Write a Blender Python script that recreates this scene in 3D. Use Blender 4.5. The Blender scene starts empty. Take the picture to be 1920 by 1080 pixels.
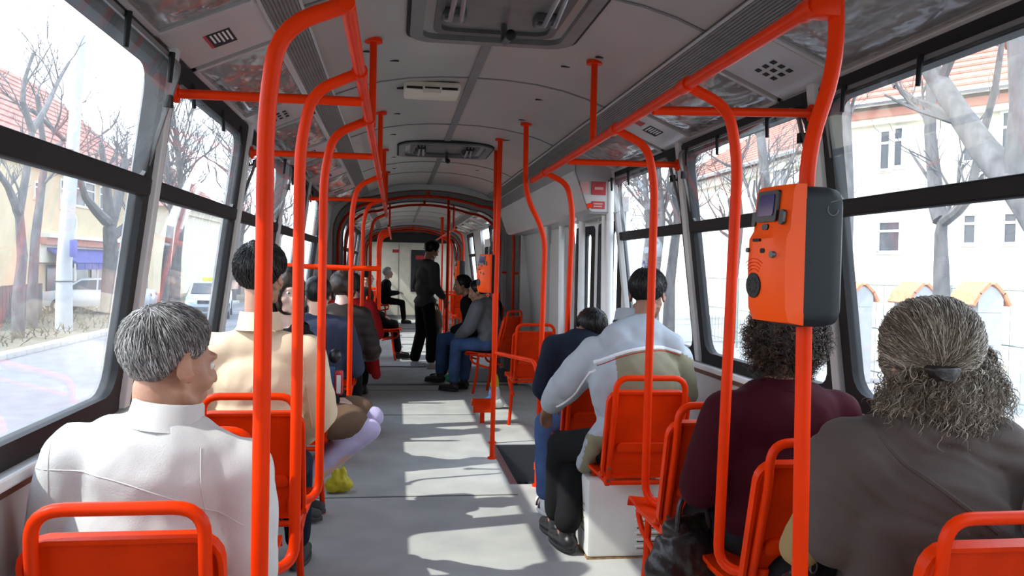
import bpy, bmesh, math, random
from mathutils import Vector, Matrix, noise
from mathutils.bvhtree import BVHTree
random.seed(7)
SC = bpy.context.scene
COL = SC.collection
V = Vector
PI = math.pi

# ------------------------------------------------------------------ camera, sky, sun, exposure
CAM_P = V((-0.37, 0.0, 1.40)); FPX = 1550.0
def _axes():
    ro = math.radians(1.2); dx, dy = 742 - 960, 497 - 540
    c, s = math.cos(ro), math.sin(ro)
    x, y = dx * c + dy * s, -dx * s + dy * c
    p = math.atan(-y / FPX); a = math.atan(-x * math.cos(p) / FPX)
    f = V((math.sin(a) * math.cos(p), math.cos(a) * math.cos(p), -math.sin(p)))
    r = V((math.cos(a), -math.sin(a), 0)); u = r.cross(f)
    R = r * c + u * s; U = R.cross(f)
    return R, U, f
CR, CU, CF = _axes()
cam_d = bpy.data.cameras.new('camera'); cam = bpy.data.objects.new('camera', cam_d); COL.objects.link(cam)
cam.matrix_world = Matrix(((CR.x, CU.x, -CF.x, CAM_P.x), (CR.y, CU.y, -CF.y, CAM_P.y), (CR.z, CU.z, -CF.z, CAM_P.z), (0, 0, 0, 1)))
cam_d.sensor_width = 36; cam_d.lens = FPX / 1920 * 36; cam_d.clip_start = 0.02; cam_d.clip_end = 500
SC.camera = cam
def at_x(px, py, X):
    d = CF + CR * ((px - 960) / FPX) - CU * ((py - 540) / FPX); return CAM_P + d * ((X - CAM_P.x) / d.x)
def at_y(px, py, Y):
    d = CF + CR * ((px - 960) / FPX) - CU * ((py - 540) / FPX); return CAM_P + d * ((Y - CAM_P.y) / d.y)
def at_z(px, py, Z):
    d = CF + CR * ((px - 960) / FPX) - CU * ((py - 540) / FPX); return CAM_P + d * ((Z - CAM_P.z) / d.z)

world = bpy.data.worlds.new('sky'); SC.world = world; world.use_nodes = True
wn = world.node_tree; wn.nodes.clear()
w_out = wn.nodes.new('ShaderNodeOutputWorld'); w_bg = wn.nodes.new('ShaderNodeBackground')
w_tc = wn.nodes.new('ShaderNodeTexCoord'); w_sep = wn.nodes.new('ShaderNodeSeparateXYZ'); w_rp = wn.nodes.new('ShaderNodeValToRGB')
wn.links.new(w_tc.outputs['Generated'], w_sep.inputs[0]); wn.links.new(w_sep.outputs['Z'], w_rp.inputs[0])
w_rp.color_ramp.elements[0].color = (0.93, 0.95, 1.0, 1); w_rp.color_ramp.elements[1].color = (0.62, 0.76, 1.0, 1)
w_rp.color_ramp.elements[1].position = 0.9
wn.links.new(w_rp.outputs[0], w_bg.inputs[0]); w_bg.inputs[1].default_value = 4.5
wn.links.new(w_bg.outputs[0], w_out.inputs[0])
sun_d = bpy.data.lights.new('sun', 'SUN'); sun = bpy.data.objects.new('sun', sun_d); COL.objects.link(sun)
sun.rotation_euler = V((1.0, 0.24, -1.05)).to_track_quat('-Z', 'Y').to_euler()
sun_d.energy = 5.2; sun_d.angle = math.radians(0.8); sun_d.color = (1.0, 0.95, 0.87)
SC.view_settings.view_transform = 'Standard'; SC.view_settings.look = 'None'
SC.view_settings.gamma = 1.0; SC.view_settings.use_curve_mapping = False
SC.view_settings.exposure = 0.17
SC.cycles.max_bounces = 9; SC.cycles.diffuse_bounces = 5; SC.cycles.glossy_bounces = 4
SC.cycles.transparent_max_bounces = 16; SC.cycles.caustics_reflective = False; SC.cycles.caustics_refractive = False
SC.cycles.sample_clamp_indirect = 6.0

# ------------------------------------------------------------------ materials
def material(name, col, rough=0.5, metal=0.0, var=0.0, scale=8.0, bump=0.0, bscale=60.0, coat=0.0, col2=None, stretch=None, sheen=0.0, bdist=0.01):
    m = bpy.data.materials.new(name); m.use_nodes = True
    nt = m.node_tree; b = nt.nodes['Principled BSDF']
    b.inputs['Base Color'].default_value = (*col, 1); b.inputs['Roughness'].default_value = rough
    b.inputs['Metallic'].default_value = metal
    if coat: b.inputs['Coat Weight'].default_value = coat; b.inputs['Coat Roughness'].default_value = 0.06
    if sheen: b.inputs['Sheen Weight'].default_value = sheen
    tc = mp = None
    if var or col2 or bump:
        tc = nt.nodes.new('ShaderNodeTexCoord'); mp = nt.nodes.new('ShaderNodeMapping')
        nt.links.new(tc.outputs['Object'], mp.inputs[0])
        if stretch: mp.inputs['Scale'].default_value = stretch
    if var or col2:
        n = nt.nodes.new('ShaderNodeTexNoise'); n.inputs['Scale'].default_value = scale; n.inputs['Detail'].default_value = 5
        r = nt.nodes.new('ShaderNodeValToRGB')
        if col2:
            c0, c1 = col, col2
        else:
            c0 = [c * (1 - var) for c in col]; c1 = [min(1, c * (1 + var)) for c in col]
        r.color_ramp.elements[0].color = (*c0, 1); r.color_ramp.elements[1].color = (*c1, 1)
        r.color_ramp.elements[0].position = 0.32; r.color_ramp.elements[1].position = 0.68
        nt.links.new(mp.outputs[0], n.inputs['Vector']); nt.links.new(n.outputs[0], r.inputs[0])
        nt.links.new(r.outputs[0], b.inputs['Base Color'])
    if bump:
        n2 = nt.nodes.new('ShaderNodeTexNoise'); n2.inputs['Scale'].default_value = bscale; n2.inputs['Detail'].default_value = 3
        bp = nt.nodes.new('ShaderNodeBump'); bp.inputs['Strength'].default_value = bump; bp.inputs['Distance'].default_value = bdist
        nt.links.new(mp.outputs[0], n2.inputs['Vector']); nt.links.new(n2.outputs[0], bp.inputs['Height'])
        nt.links.new(bp.outputs[0], b.inputs['Normal'])
    return m
def glass_material(name, tint, haze, hazecol):
    m = bpy.data.materials.new(name); m.use_nodes = True; nt = m.node_tree; nt.nodes.clear()
    o = nt.nodes.new('ShaderNodeOutputMaterial'); t = nt.nodes.new('ShaderNodeBsdfTransparent'); g = nt.nodes.new('ShaderNodeBsdfGlossy')
    d = nt.nodes.new('ShaderNodeBsdfTranslucent'); d2 = nt.nodes.new('ShaderNodeBsdfDiffuse'); md = nt.nodes.new('ShaderNodeMixShader')
    lw = nt.nodes.new('ShaderNodeLayerWeight'); pw = nt.nodes.new('ShaderNodeMath'); ml = nt.nodes.new('ShaderNodeMath')
    m1 = nt.nodes.new('ShaderNodeMixShader'); m2 = nt.nodes.new('ShaderNodeMixShader')
    ns = nt.nodes.new('ShaderNodeTexNoise'); tc = nt.nodes.new('ShaderNodeTexCoord'); mh = nt.nodes.new('ShaderNodeMath')
    t.inputs[0].default_value = (*tint, 1); g.inputs['Color'].default_value = (1, 1, 1, 1); g.inputs['Roughness'].default_value = 0.015
    d.inputs[0].default_value = (*hazecol, 1); d2.inputs[0].default_value = (*hazecol, 1)
    pw.operation = 'POWER'; pw.inputs[1].default_value = 3.5
    ml.operation = 'MULTIPLY_ADD'; ml.inputs[1].default_value = 0.42; ml.inputs[2].default_value = 0.035
    ns.inputs['Scale'].default_value = 5; ns.inputs['Detail'].default_value = 6
    mh.operation = 'MULTIPLY'; mh.inputs[1].default_value = haze * 2
    nt.links.new(tc.outputs['Object'], ns.inputs['Vector']); nt.links.new(ns.outputs[0], mh.inputs[0])
    nt.links.new(lw.outputs['Facing'], pw.inputs[0]); nt.links.new(pw.outputs[0], ml.inputs[0])
    md.inputs[0].default_value = 0.5; nt.links.new(d.outputs[0], md.inputs[1]); nt.links.new(d2.outputs[0], md.inputs[2])
    nt.links.new(mh.outputs[0], m1.inputs[0]); nt.links.new(t.outputs[0], m1.inputs[1]); nt.links.new(md.outputs[0], m1.inputs[2])
    nt.links.new(ml.outputs[0], m2.inputs[0]); nt.links.new(m1.outputs[0], m2.inputs[1]); nt.links.new(g.outputs[0], m2.inputs[2])
    nt.links.new(m2.outputs[0], o.inputs[0])
    return m
def strand_material(name, c0, c1, c2, rough=0.45):
    m = bpy.data.materials.new(name); m.use_nodes = True; nt = m.node_tree; b = nt.nodes['Principled BSDF']
    g = nt.nodes.new('ShaderNodeNewGeometry'); r = nt.nodes.new('ShaderNodeValToRGB')
    r.color_ramp.elements[0].color = (*c0, 1); r.color_ramp.elements[1].color = (*c2, 1)
    e = r.color_ramp.elements.new(0.55); e.color = (*c1, 1)
    nt.links.new(g.outputs['Random Per Island'], r.inputs[0]); nt.links.new(r.outputs[0], b.inputs['Base Color'])
    b.inputs['Roughness'].default_value = rough
    return m
M = {}
M['orange'] = material('orange_paint', (0.76, 0.034, 0.001), 0.36, var=0.10, scale=5)
M['orange'].node_tree.nodes['Principled BSDF'].inputs['Specular IOR Level'].default_value = 0.12
M['orange_seat'] = material('orange_plastic', (0.72, 0.036, 0.001), 0.40, var=0.14, scale=6, bump=0.08, bscale=120)
M['orange_seat'].node_tree.nodes['Principled BSDF'].inputs['Specular IOR Level'].default_value = 0.12
M['orange_bright'] = material('orange_case', (0.92, 0.085, 0.002), 0.42, bump=0.03, bscale=300)
M['orange_bright'].node_tree.nodes['Principled BSDF'].inputs['Specular IOR Level'].default_value = 0.25
M['black'] = material('black_rubber', (0.010, 0.010, 0.011), 0.6)
M['black'].node_tree.nodes['Principled BSDF'].inputs['Specular IOR Level'].default_value = 0.25
M['black_gloss'] = material('black_plastic', (0.015, 0.017, 0.02), 0.35, bump=0.05, bscale=400)
M['graphite'] = material('graphite_plastic', (0.010, 0.013, 0.016), 0.55, bump=0.04, bscale=500)
M['graphite'].node_tree.nodes['Principled BSDF'].inputs['Specular IOR Level'].default_value = 0.25
M['ceil'] = material('ceiling_laminate', (0.365, 0.345, 0.315), 0.32, var=0.06, scale=2.5, coat=0.1)
M['ceil_dark'] = material('ceiling_backing', (0.10, 0.10, 0.10), 0.7)
M['seam'] = material('grey_seam_profile', (0.16, 0.155, 0.15), 0.5, var=0.1)
M['strip'] = material('ribbed_grey_strip', (0.17, 0.165, 0.155), 0.5, var=0.12, scale=12)
M['wall'] = material('wall_laminate', (0.58, 0.58, 0.57), 0.4, var=0.05, scale=3)
M['white'] = material('white_enamel', (0.80, 0.80, 0.79), 0.35, var=0.04, scale=6)
M['dirty_white'] = material('worn_white_enamel', (0.82, 0.81, 0.79), 0.45, col2=(0.70, 0.68, 0.63), scale=3, bump=0.06, bscale=30)
M['panel'] = material('coving_panel', (0.46, 0.44, 0.43), 0.3, var=0.04, scale=3, coat=0.15)
M['film'] = material('lamp_cover_film', (0.24, 0.225, 0.21), 0.10, bump=0.75, bscale=5.5, coat=0.6, stretch=(1, 0.55, 1), bdist=0.05)
M['floor'] = material('floor_lino', (0.43, 0.44, 0.425), 0.62, col2=(0.53, 0.535, 0.505), scale=4, bump=0.06, bscale=90)
M['step'] = material('step_rubber', (0.05, 0.055, 0.06), 0.6, bump=0.2, bscale=60)
M['metal'] = material('bare_metal', (0.45, 0.45, 0.46), 0.35, metal=0.9)
M['darkmetal'] = material('dark_grey_metal', (0.10, 0.10, 0.10), 0.45, metal=0.4, var=0.2)
M['hatch'] = material('hatch_grey', (0.15, 0.145, 0.135), 0.4, var=0.15, scale=10)
M['brown'] = material('brown_edge', (0.14, 0.055, 0.035), 0.5)
M['red'] = material('red_print', (0.42, 0.02, 0.025), 0.5)
M['redlt'] = material('pale_red_print', (0.60, 0.30, 0.28), 0.5)
M['screen'] = material('screen_violet', (0.05, 0.04, 0.13), 0.12)
M['cream'] = material('cream_panel', (0.62, 0.56, 0.45), 0.5, var=0.06)
M['rust'] = material('rust_edge', (0.35, 0.20, 0.09), 0.8, var=0.4, scale=30)
M['bellow'] = material('bellows_grey', (0.28, 0.28, 0.28), 0.7, var=0.15)
M['glass'] = glass_material('window_glass', (0.94, 0.965, 0.97), 0.05, (0.75, 0.8, 0.85))
M['glass_r'] = glass_material('window_glass_clear', (0.95, 0.975, 0.975), 0.03, (0.75, 0.8, 0.85))

# ------------------------------------------------------------------ mesh helpers
def tag(o, label=None, cat=None, group=None, kind=None):
    if label: o['label'] = label
    if cat: o['category'] = cat
    if group: o['group'] = group
    if kind: o['kind'] = kind
    return o
def finish(me, smooth=True, angle=38):
    if smooth:
        for p in me.polygons: p.use_smooth = True
        me.set_sharp_from_angle(angle=math.radians(angle))
def link(name, me, parent=None, loc=None, rotz=0.0):
    o = bpy.data.objects.new(name, me); COL.objects.link(o)
    if parent is not None: o.parent = parent
    if loc is not None: o.location = loc
    if rotz: o.rotation_euler = (0, 0, rotz)
    return o
def build(name, bm, mat, parent=None, loc=None, rotz=0.0, smooth=True, angle=38, bevel=0.0, recalc=True):
    if recalc: bmesh.ops.recalc_face_normals(bm, faces=bm.faces[:])
    if bevel:
        es = [e for e in bm.edges if len(e.link_faces) == 2 and e.calc_face_angle(0) > 0.6]
        bmesh.ops.bevel(bm, geom=es, offset=bevel, segments=2, affect='EDGES', profile=0.5, clamp_overlap=True)
    me = bpy.data.meshes.new(name); bm.to_mesh(me); bm.free()
    for m in (mat if isinstance(mat, (list, tuple)) else [mat]): me.materials.append(m)
    finish(me, smooth, angle)
    return link(name, me, parent, loc, rotz)
def empty(name, loc=(0, 0, 0), rotz=0.0):
    o = bpy.data.objects.new(name, None); COL.objects.link(o); o.location = loc; o.rotation_euler = (0, 0, rotz)
    o.empty_display_size = 0.05
    return o
def hexa(bm, p, mi=0):
    """p: eight corners, bottom loop 0-3 then top loop 4-7"""
    v = [bm.verts.new(q) for q in p]
    for f in ((0, 3, 2, 1), (4, 5, 6, 7), (0, 1, 5, 4), (1, 2, 6, 5), (2, 3, 7, 6), (3, 0, 4, 7)):
        fc = bm.faces.new([v[i] for i in f]); fc.material_index = mi
def box(bm, x0, x1, y0, y1, z0, z1, mi=0):
    hexa(bm, [(x0, y0, z0), (x1, y0, z0), (x1, y1, z0), (x0, y1, z0), (x0, y0, z1), (x1, y0, z1), (x1, y1, z1), (x0, y1, z1)], mi)
def obox(bm, c, ax, ay, az, hx, hy, hz, mi=0):
    c = V(c)
    hexa(bm, [c + ax * (sx * hx) + ay * (sy * hy) + az * (sz * hz) for sz in (-1, 1) for sx, sy in ((-1, -1), (1, -1), (1, 1), (-1, 1))], mi)
def fillet(pts, rad, n=5):
    pts = [V(p) for p in pts]; out = [pts[0]]
    for i in range(1, len(pts) - 1):
        a, b, c = pts[i - 1], pts[i], pts[i + 1]
        r = rad[i] if isinstance(rad, dict) and i in rad else (rad if not isinstance(rad, dict) else 0.03)
        u, w = (a - b), (c - b); lu, lw = u.length, w.length; u /= lu; w /= lw
        r = min(r, lu * 0.48, lw * 0.48)
        for k in range(n + 1):
            t = k / n; out.append((b + u * r) * (1 - t) ** 2 + b * 2 * t * (1 - t) + (b + w * r) * t ** 2)
    out.append(pts[-1]); return out
def tube(bm, pts, r, seg=10, caps=True, closed=False, mi=0):
    pts = [V(p) for p in pts]; n = len(pts)
    rr = r if isinstance(r, (list, tuple)) else [r] * n
    tang = []
    for i in range(n):
        if closed: t = pts[(i + 1) % n] - pts[i - 1]
        else: t = pts[min(i + 1, n - 1)] - pts[max(i - 1, 0)]
        tang.append(t.normalized() if t.length > 1e-9 else V((0, 0, 1)))
    ref = V((0, 0, 1)) if abs(tang[0].z) < 0.9 else V((1, 0, 0))
    u = tang[0].cross(ref).normalized(); rings = []
    for i in range(n):
        u = (u - tang[i] * u.dot(tang[i])).normalized(); w = tang[i].cross(u)
        rings.append([bm.verts.new(pts[i] + (u * math.cos(2 * PI * k / seg) + w * math.sin(2 * PI * k / seg)) * rr[i]) for k in range(seg)])
    for i in range(n if closed else n - 1):
        a, b = rings[i], rings[(i + 1) % n]
        for k in range(seg):
            f = bm.faces.new((a[k], a[(k + 1) % seg], b[(k + 1) % seg], b[k])); f.material_index = mi
    if caps and not closed:
        bm.faces.new(rings[0][::-1]).material_index = mi; bm.faces.new(rings[-1]).material_index = mi
def cyl(bm, p0, p1, r0, r1=None, seg=14, mi=0):
    tube(bm, [p0, p1], [r0, r0 if r1 is None else r1], seg, mi=mi)
def rrect(w, h, r, n=4):
    """closed rounded rectangle loop in 2-D, centred"""
    out = []
    for cx, cy, a0 in ((w / 2 - r, h / 2 - r, 0), (-w / 2 + r, h / 2 - r, 90), (-w / 2 + r, -h / 2 + r, 180), (w / 2 - r, -h / 2 + r, 270)):
        for k in range(n + 1):
            a = math.radians(a0 + 90 * k / n); out.append((cx + r * math.cos(a), cy + r * math.sin(a)))
    return out
def prism(bm, loop, f0, f1, mi=0):
    """extrude a 2-D loop between two mappings f0(u,v), f1(u,v) -> 3-D"""
    a = [bm.verts.new(f0(*p)) for p in loop]; b = [bm.verts.new(f1(*p)) for p in loop]; n = len(loop)
    bm.faces.new(a[::-1]).material_index = mi; bm.faces.new(b).material_index = mi
    for i in range(n):
        bm.faces.new((a[i], a[(i + 1) % n], b[(i + 1) % n], b[i])).material_index = mi
def ring(bm, lo, li, f0, f1, mi=0):
    """frame between two loops of equal length"""
    n = len(lo)
    A = [bm.verts.new(f0(*p)) for p in lo]; B = [bm.verts.new(f0(*p)) for p in li]
    C = [bm.verts.new(f1(*p)) for p in lo]; D = [bm.verts.new(f1(*p)) for p in li]
    for i in range(n):
        j = (i + 1) % n
        for q in ((A[i], A[j], B[j], B[i]), (C[i], D[i], D[j], C[j]), (A[i], C[i], C[j], A[j]), (B[i], B[j], D[j], D[i])):
            bm.faces.new(q).material_index = mi
NB = bmesh.new

# tiny 3x5 pixel-stroke lettering made of little raised bars, for the printed stickers
def print_lines(bm, org, ux, uy, n, w, h, lift, rnd, mi=0):
    """rows of short raised dashes: the small unreadable text blocks of a sticker"""
    nz = ux.cross(uy).normalized() * lift
    for r in range(n):
        x = 0.0
        while x < w * 0.9:
            l = rnd.uniform(0.08, 0.22) * w; l = min(l, w - x)
            c = V(org) + ux * (x + l / 2) + uy * (h * (1 - (r + 0.5) / n)) + nz
            obox(bm, c, ux, uy, nz.normalized(), l / 2, h / n * 0.28, abs(lift) * 0.5, mi); x += l + w * 0.05
# ------------------------------------------------------------------ tram shell
Y0, Y1 = -1.7, 21.5
ART = [(9.75, 11.45), (18.3, 19.9)]
def WX(z):                       # inner wall: upright below the sill, leaning inwards above it
    return 1.236 if z <= 0.96 else 1.236 - 0.13 * (z - 0.96)
def wp(s, y, z, off=0.0): return V((s * (WX(z) - off), y, z))
def wslab(bm, s, y0, y1, z0, z1, t0, t1, mi=0):
    """slab of side wall from offset t0 (inside positive) to t1"""
    hexa(bm, [wp(s, y0, z0, t0), wp(s, y1, z0, t0), wp(s, y1, z0, t1), wp(s, y0, z0, t1), wp(s, y0, z1, t0), wp(s, y1, z1, t0), wp(s, y1, z1, t1), wp(s, y0, z1, t1)], mi)
SECT = [(Y0, 9.75), (11.45, 18.3), (19.9, Y1)]

# floor with two stepwells on the door side
WELL = [(5.25, 6.45, 0.42), (13.2, 14.6, 0.42)]
bm = NB()
box(bm, -1.30, 0.42, Y0, Y1, -0.10, 0)
yy = Y0
for a, b, x in WELL:
    box(bm, 0.42, 1.30, yy, a, -0.10, 0); yy = b
box(bm, 0.42, 1.30, yy, Y1, -0.10, 0)
floor = build('floor', bm, M['floor'], smooth=False); tag(floor, kind='structure')
for a, b, x in WELL:
    bm = NB()
    box(bm, 0.42, 1.25, a, b, -0.68, -0.62); box(bm, 0.72, 1.25, a, b, -0.62, -0.58)
    box(bm, 0.42, 0.72, a, b, -0.62, -0.30)
    box(bm, 0.42, 0.43, a, b, -0.30, -0.03); 
    box(bm, 0.43, 1.25, a + 0.001, a + 0.012, -0.62, -0.004); box(bm, 0.43, 1.25, b - 0.012, b - 0.001, -0.62, -0.004)
    o = build('step_well', bm, M['step'], floor, smooth=False)
    for k in range(5):
        bm = NB(); box(bm, 0.47 + k * 0.05, 0.49 + k * 0.05, a + 0.03, b - 0.03, -0.30, -0.294)
        build('tread_rib', bm, M['black'], o, smooth=False)
    bm = NB(); box(bm, 0.69, 0.725, a + .012, b - .012, -0.315, -0.292); box(bm, 0.385, 0.432, a, b, -0.004, 0.005); 
    build('edge_strip', bm, M['metal'], o, smooth=False)
# floor joints and turntable plates of the articulations
for y in (3.1, 5.0, 7.75, 9.3):
    bm = NB(); box(bm, -1.2, 0.40, y, y + 0.012, -0.001, 0.003); build('joint_strip', bm, M['seam'], floor, smooth=False)
for a, b in ART:
    bm = NB(); box(bm, -1.2, 1.2, a - 0.06, a + 0.04, 0, 0.006); box(bm, -1.2, 1.2, b - 0.04, b + 0.06, 0, 0.006)
    build('turntable_plate', bm, M['darkmetal'], floor, smooth=False)
bm = NB(); box(bm, 0.30, 1.15, 9.95, 11.3, 0, 0.008); build('shadow_sheet', bm, M['step'], floor, smooth=False)  # thin dark sheet added in place of floor shadow and a dark bag

# ceiling profile, panels, seam profiles, strips and coving
CP = [(0, 2.352), (0.16, 2.349), (0.32, 2.335), (0.46, 2.310), (0.58, 2.276), (0.68, 2.236)]
def ceil_z(x):
    x = abs(x)
    for (a, za), (b, zb) in zip(CP, CP[1:]):
        if x <= b: return za + (zb - za) * (x - a) / (b - a)
    return CP[-1][1]
bm = NB()
outer = [(1.175, 2.06), (1.13, 2.20), (0.85, 2.36), (0.4, 2.44), (0, 2.46)]
inner = [(1.145, 2.06), (1.10, 2.17), (0.83, 2.30), (0.4, 2.39), (0, 2.40)]
loop = [(x, z) for x, z in outer] + [(-x, z) for x, z in outer[::-1][1:]] + [(-x, z) for x, z in inner] + [(x, z) for x, z in inner[::-1][1:]]
n = len(loop)
a = [bm.verts.new((x, Y0 - 0.05, z)) for x, z in loop]; b = [bm.verts.new((x, Y1 + 0.05, z)) for x, z in loop]
for i in range(n): bm.faces.new((a[i], a[(i + 1) % n], b[(i + 1) % n], b[i]))
roof = build('ceiling', bm, M['ceil_dark'], smooth=False); tag(roof, kind='structure')
panel_cache = {}
def strip_mesh(bm, prof, y0, y1, th, mi=0):
    """thin curved sheet following profile points (x, z), thickness upwards"""
    lo0 = [bm.verts.new((x, y0, z)) for x, z in prof]; lo1 = [bm.verts.new((x, y1, z)) for x, z in prof]
    hi0 = [bm.verts.new((x, y0, z + th)) for x, z in prof]; hi1 = [bm.verts.new((x, y1, z + th)) for x, z in prof]
    m = len(prof)
    for i in range(m - 1):
        for q in ((lo0[i], lo0[i + 1], lo1[i + 1], lo1[i]), (hi0[i], hi1[i], hi1[i + 1], hi0[i + 1]), (lo0[i], hi0[i], hi0[i + 1], lo0[i + 1]), (lo1[i], lo1[i + 1], hi1[i + 1], hi1[i])):
            bm.faces.new(q).material_index = mi
    for i in (0, m - 1): bm.faces.new((lo0[i], lo1[i], hi1[i], hi0[i])).material_index = mi
seams = [Y0, -0.1, 1.38, 2.78, 4.18, 5.57, 7.60, 8.46, 9.70]
seams2 = [11.5, 13.2, 14.6, 15.9, 17.2, 18.25]; seams3 = [19.95, Y1]
for sm in (seams, seams2, seams3):
    for y0, y1 in zip(sm, sm[1:]):
        for s in (-1, 1):
            bm = NB(); strip_mesh(bm, [(s * max(x, 0.012), z) for x, z in CP], y0 + 0.004, y1 - 0.004, 0.018)
            build('ceiling_panel', bm, M['ceil'], roof)
    for y in sm[1:-1]:
        bm = NB(); strip_mesh(bm, [(-x, z - 0.004) for x, z in CP[::-1]] + [(x, z - 0.004) for x, z in CP[1:]], y - 0.009, y + 0.009, 0.004)
        build('cross_seam', bm, M['seam'], roof)
    bm = NB(); strip_mesh(bm, [(-0.022, 2.345), (0.022, 2.345)], sm[0], sm[-1], 0.006); build('centre_seam', bm, M['seam'], roof, smooth=False)
    for s in (-1, 1):
        bm = NB(); strip_mesh(bm, [(s * 0.684, 2.222), (s * 0.786, 2.186)], sm[0], sm[-1], 0.02)
        for k in range(9):
            f = k / 8; x = 0.690 + f * 0.09; z = 2.2205 - f * 0.0315
            strip_mesh(bm, [(s * (x - 0.0025), z - 0.004), (s * (x + 0.0025), z - 0.006)], sm[0], sm[-1], 0.006)
        build('ribbed_strip', bm, M['strip'], roof, smooth=False)
        for x, z in ((0.680, 2.222), (0.790, 2.182)):
            bm = NB(); cyl(bm, (s * x, sm[0], z), (s * x, sm[-1], z), 0.006, seg=8); build('strip_edge', bm, M['panel'], roof)
        # header between window heads and coving, and the coving backing
        bm = NB(); strip_mesh(bm, [(s * 0.79, 2.20), (s * 1.10, 2.065)], sm[0], sm[-1], 0.012); build('coving_backing', bm, M['panel'], roof, smooth=False)
# small dark slots punched through the ceiling panels
for k, (px, py) in enumerate([(738, 110), (1062, 122), (1012, 184), (743, 211), (980, 222), (736, 249), (952, 260), (737, 292), (737, 314), (896, 318), (683, 80), (1127, 96)]):
    p = at_z(px, py, 2.33); z = ceil_z(p.x)
    bm = NB(); lp = [(u, v) for u, v in rrect(0.05, 0.016, 0.0078, 3)]
    prism(bm, lp, lambda u, v: V((p.x + u, p.y + v, z - 0.003)), lambda u, v: V((p.x + u, p.y + v, z + 0.001)))
    build('vent_slot', bm, M['black'], roof, smooth=False)

# coving: glossy lamp covers and printed / grille panels between them
def cov(s, y, t, off=0.0):
    """t from 0 at the strip to 1 at the window head; off is below the surface"""
    a, b = V((s * 0.795, y, 2.197)), V((s * 1.092, y, 2.068)); d = (b - a).normalized()
    n = V((-s * abs(d.z), 0, -abs(d.x))); n.normalize()
    return a.lerp(b, t) + n * off
def cov_slab(bm, s, y0, y1, t0, t1, o0, o1, mi=0):
    hexa(bm, [cov(s, y0, t0, o0), cov(s, y1, t0, o0), cov(s, y1, t1, o0), cov(s, y0, t1, o0), cov(s, y0, t0, o1), cov(s, y1, t0, o1), cov(s, y1, t1, o1), cov(s, y0, t1, o1)], mi)
def lamp_cover(s, y0, y1):
    bm = NB(); nu, nv = 10, 8; g = {}
    for i in range(nu + 1):
        for j in range(nv + 1):
            u, v = i / nu, j / nv
            bul = 0.022 * (1 - (2 * u - 1) ** 6) * (1 - (2 * v - 1) ** 4) + 0.006
            g[i, j] = bm.verts.new(cov(s, y0 + (y1 - y0) * u, 0.07 + 0.86 * v, bul))
    for i in range(nu):
        for j in range(nv): bm.faces.new((g[i, j], g[i + 1, j], g[i + 1, j + 1], g[i, j + 1]))
    o = build('lamp_cover', bm, M['film'], roof, recalc=False)
    bm = NB()
    for t0, t1 in ((0.02, 0.07), (0.93, 0.985)): cov_slab(bm, s, y0 - .02, y1 + .02, t0, t1, 0, 0.018)
    for a, b in ((y0 - 0.02, y0 + 0.004), (y1 - 0.004, y1 + 0.02)): cov_slab(bm, s, a, b, 0.02, 0.985, 0, 0.018)
    build('cover_frame', bm, M['panel'], roof, smooth=False, bevel=0.003)
def cov_panel(s, y0, y1, kind):
    bm = NB(); cov_slab(bm, s, y0, y1, 0.0, 0.98, 0, 0.010)
    o = build('coving_panel', bm, M['panel'], roof, smooth=False, bevel=0.002)
    yc = (y0 + y1) / 2
    if kind == 'grille':
        for i in range(3):
            for j in range(3):
                bm = NB(); cov_slab(bm, s, yc - 0.075 + i * 0.06, yc - 0.045 + i * 0.06, 0.40 + j * 0.10, 0.455 + j * 0.10, 0.009, 0.012)
                build('grille_slot', bm, M['black'], o, smooth=False)
    if kind in ('sticker', 'two'):
        a = (yc - 0.07, yc + 0.07) if kind == 'sticker' else (yc - 0.10, yc + 0.04)
        bm = NB(); cov_slab(bm, s, a[0], a[1], 0.38, 0.62, 0.010, 0.0115); st = build('notice_sticker', bm, M['black'], o, smooth=False)
        rnd = random.Random(3); bm = NB()
        for r in range(5):
            t = 0.405 + r * 0.042
            cov_slab(bm, s, a[0] + 0.012, a[1] - 0.012 - rnd.random() * 0.05, t, t + 0.02, 0.0115, 0.0122)
        build('print_line', bm, M['white'], st, smooth=False)
        if kind == 'two':
            bm = NB(); cov_slab(bm, s, yc - 0.09, yc - 0.01, 0.14, 0.30, 0.010, 0.0115); build('red_sticker', bm, M['red'], o, smooth=False)
        else:
            bm = NB(); cov_slab(bm, s, a[0], a[1], 0.62, 0.65, 0.010, 0.0115); build('red_band', bm, M['red'], st, smooth=False)
PILL = [-0.08, 1.32, 2.72, 4.12, 5.52, 6.92, 8.32]
for s in (-1, 1):
    for k, y in enumerate([-0.0, 1.4, 2.8, 4.2, 5.6, 7.0, 8.4]):
        if s == 1 and y > 5: break
        kinds = {-1: ['grille', 'grille', 'sticker', 'grille', 'sticker', 'grille', 'sticker'], 1: ['two', 'sticker', 'grille', 'two', 'grille', 'x', 'x']}[s]
        cov_panel(s, y - 0.20, y + 0.20, kinds[k])
        lamp_cover(s, y + 0.24, min(y + 1.16, 9.6))
    for y in (11.9, 13.3, 14.7, 16.1):
        cov_panel(s, y - 0.2, y + 0.2, 'plain'); lamp_cover(s, y + 0.24, y + 1.16)

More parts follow.
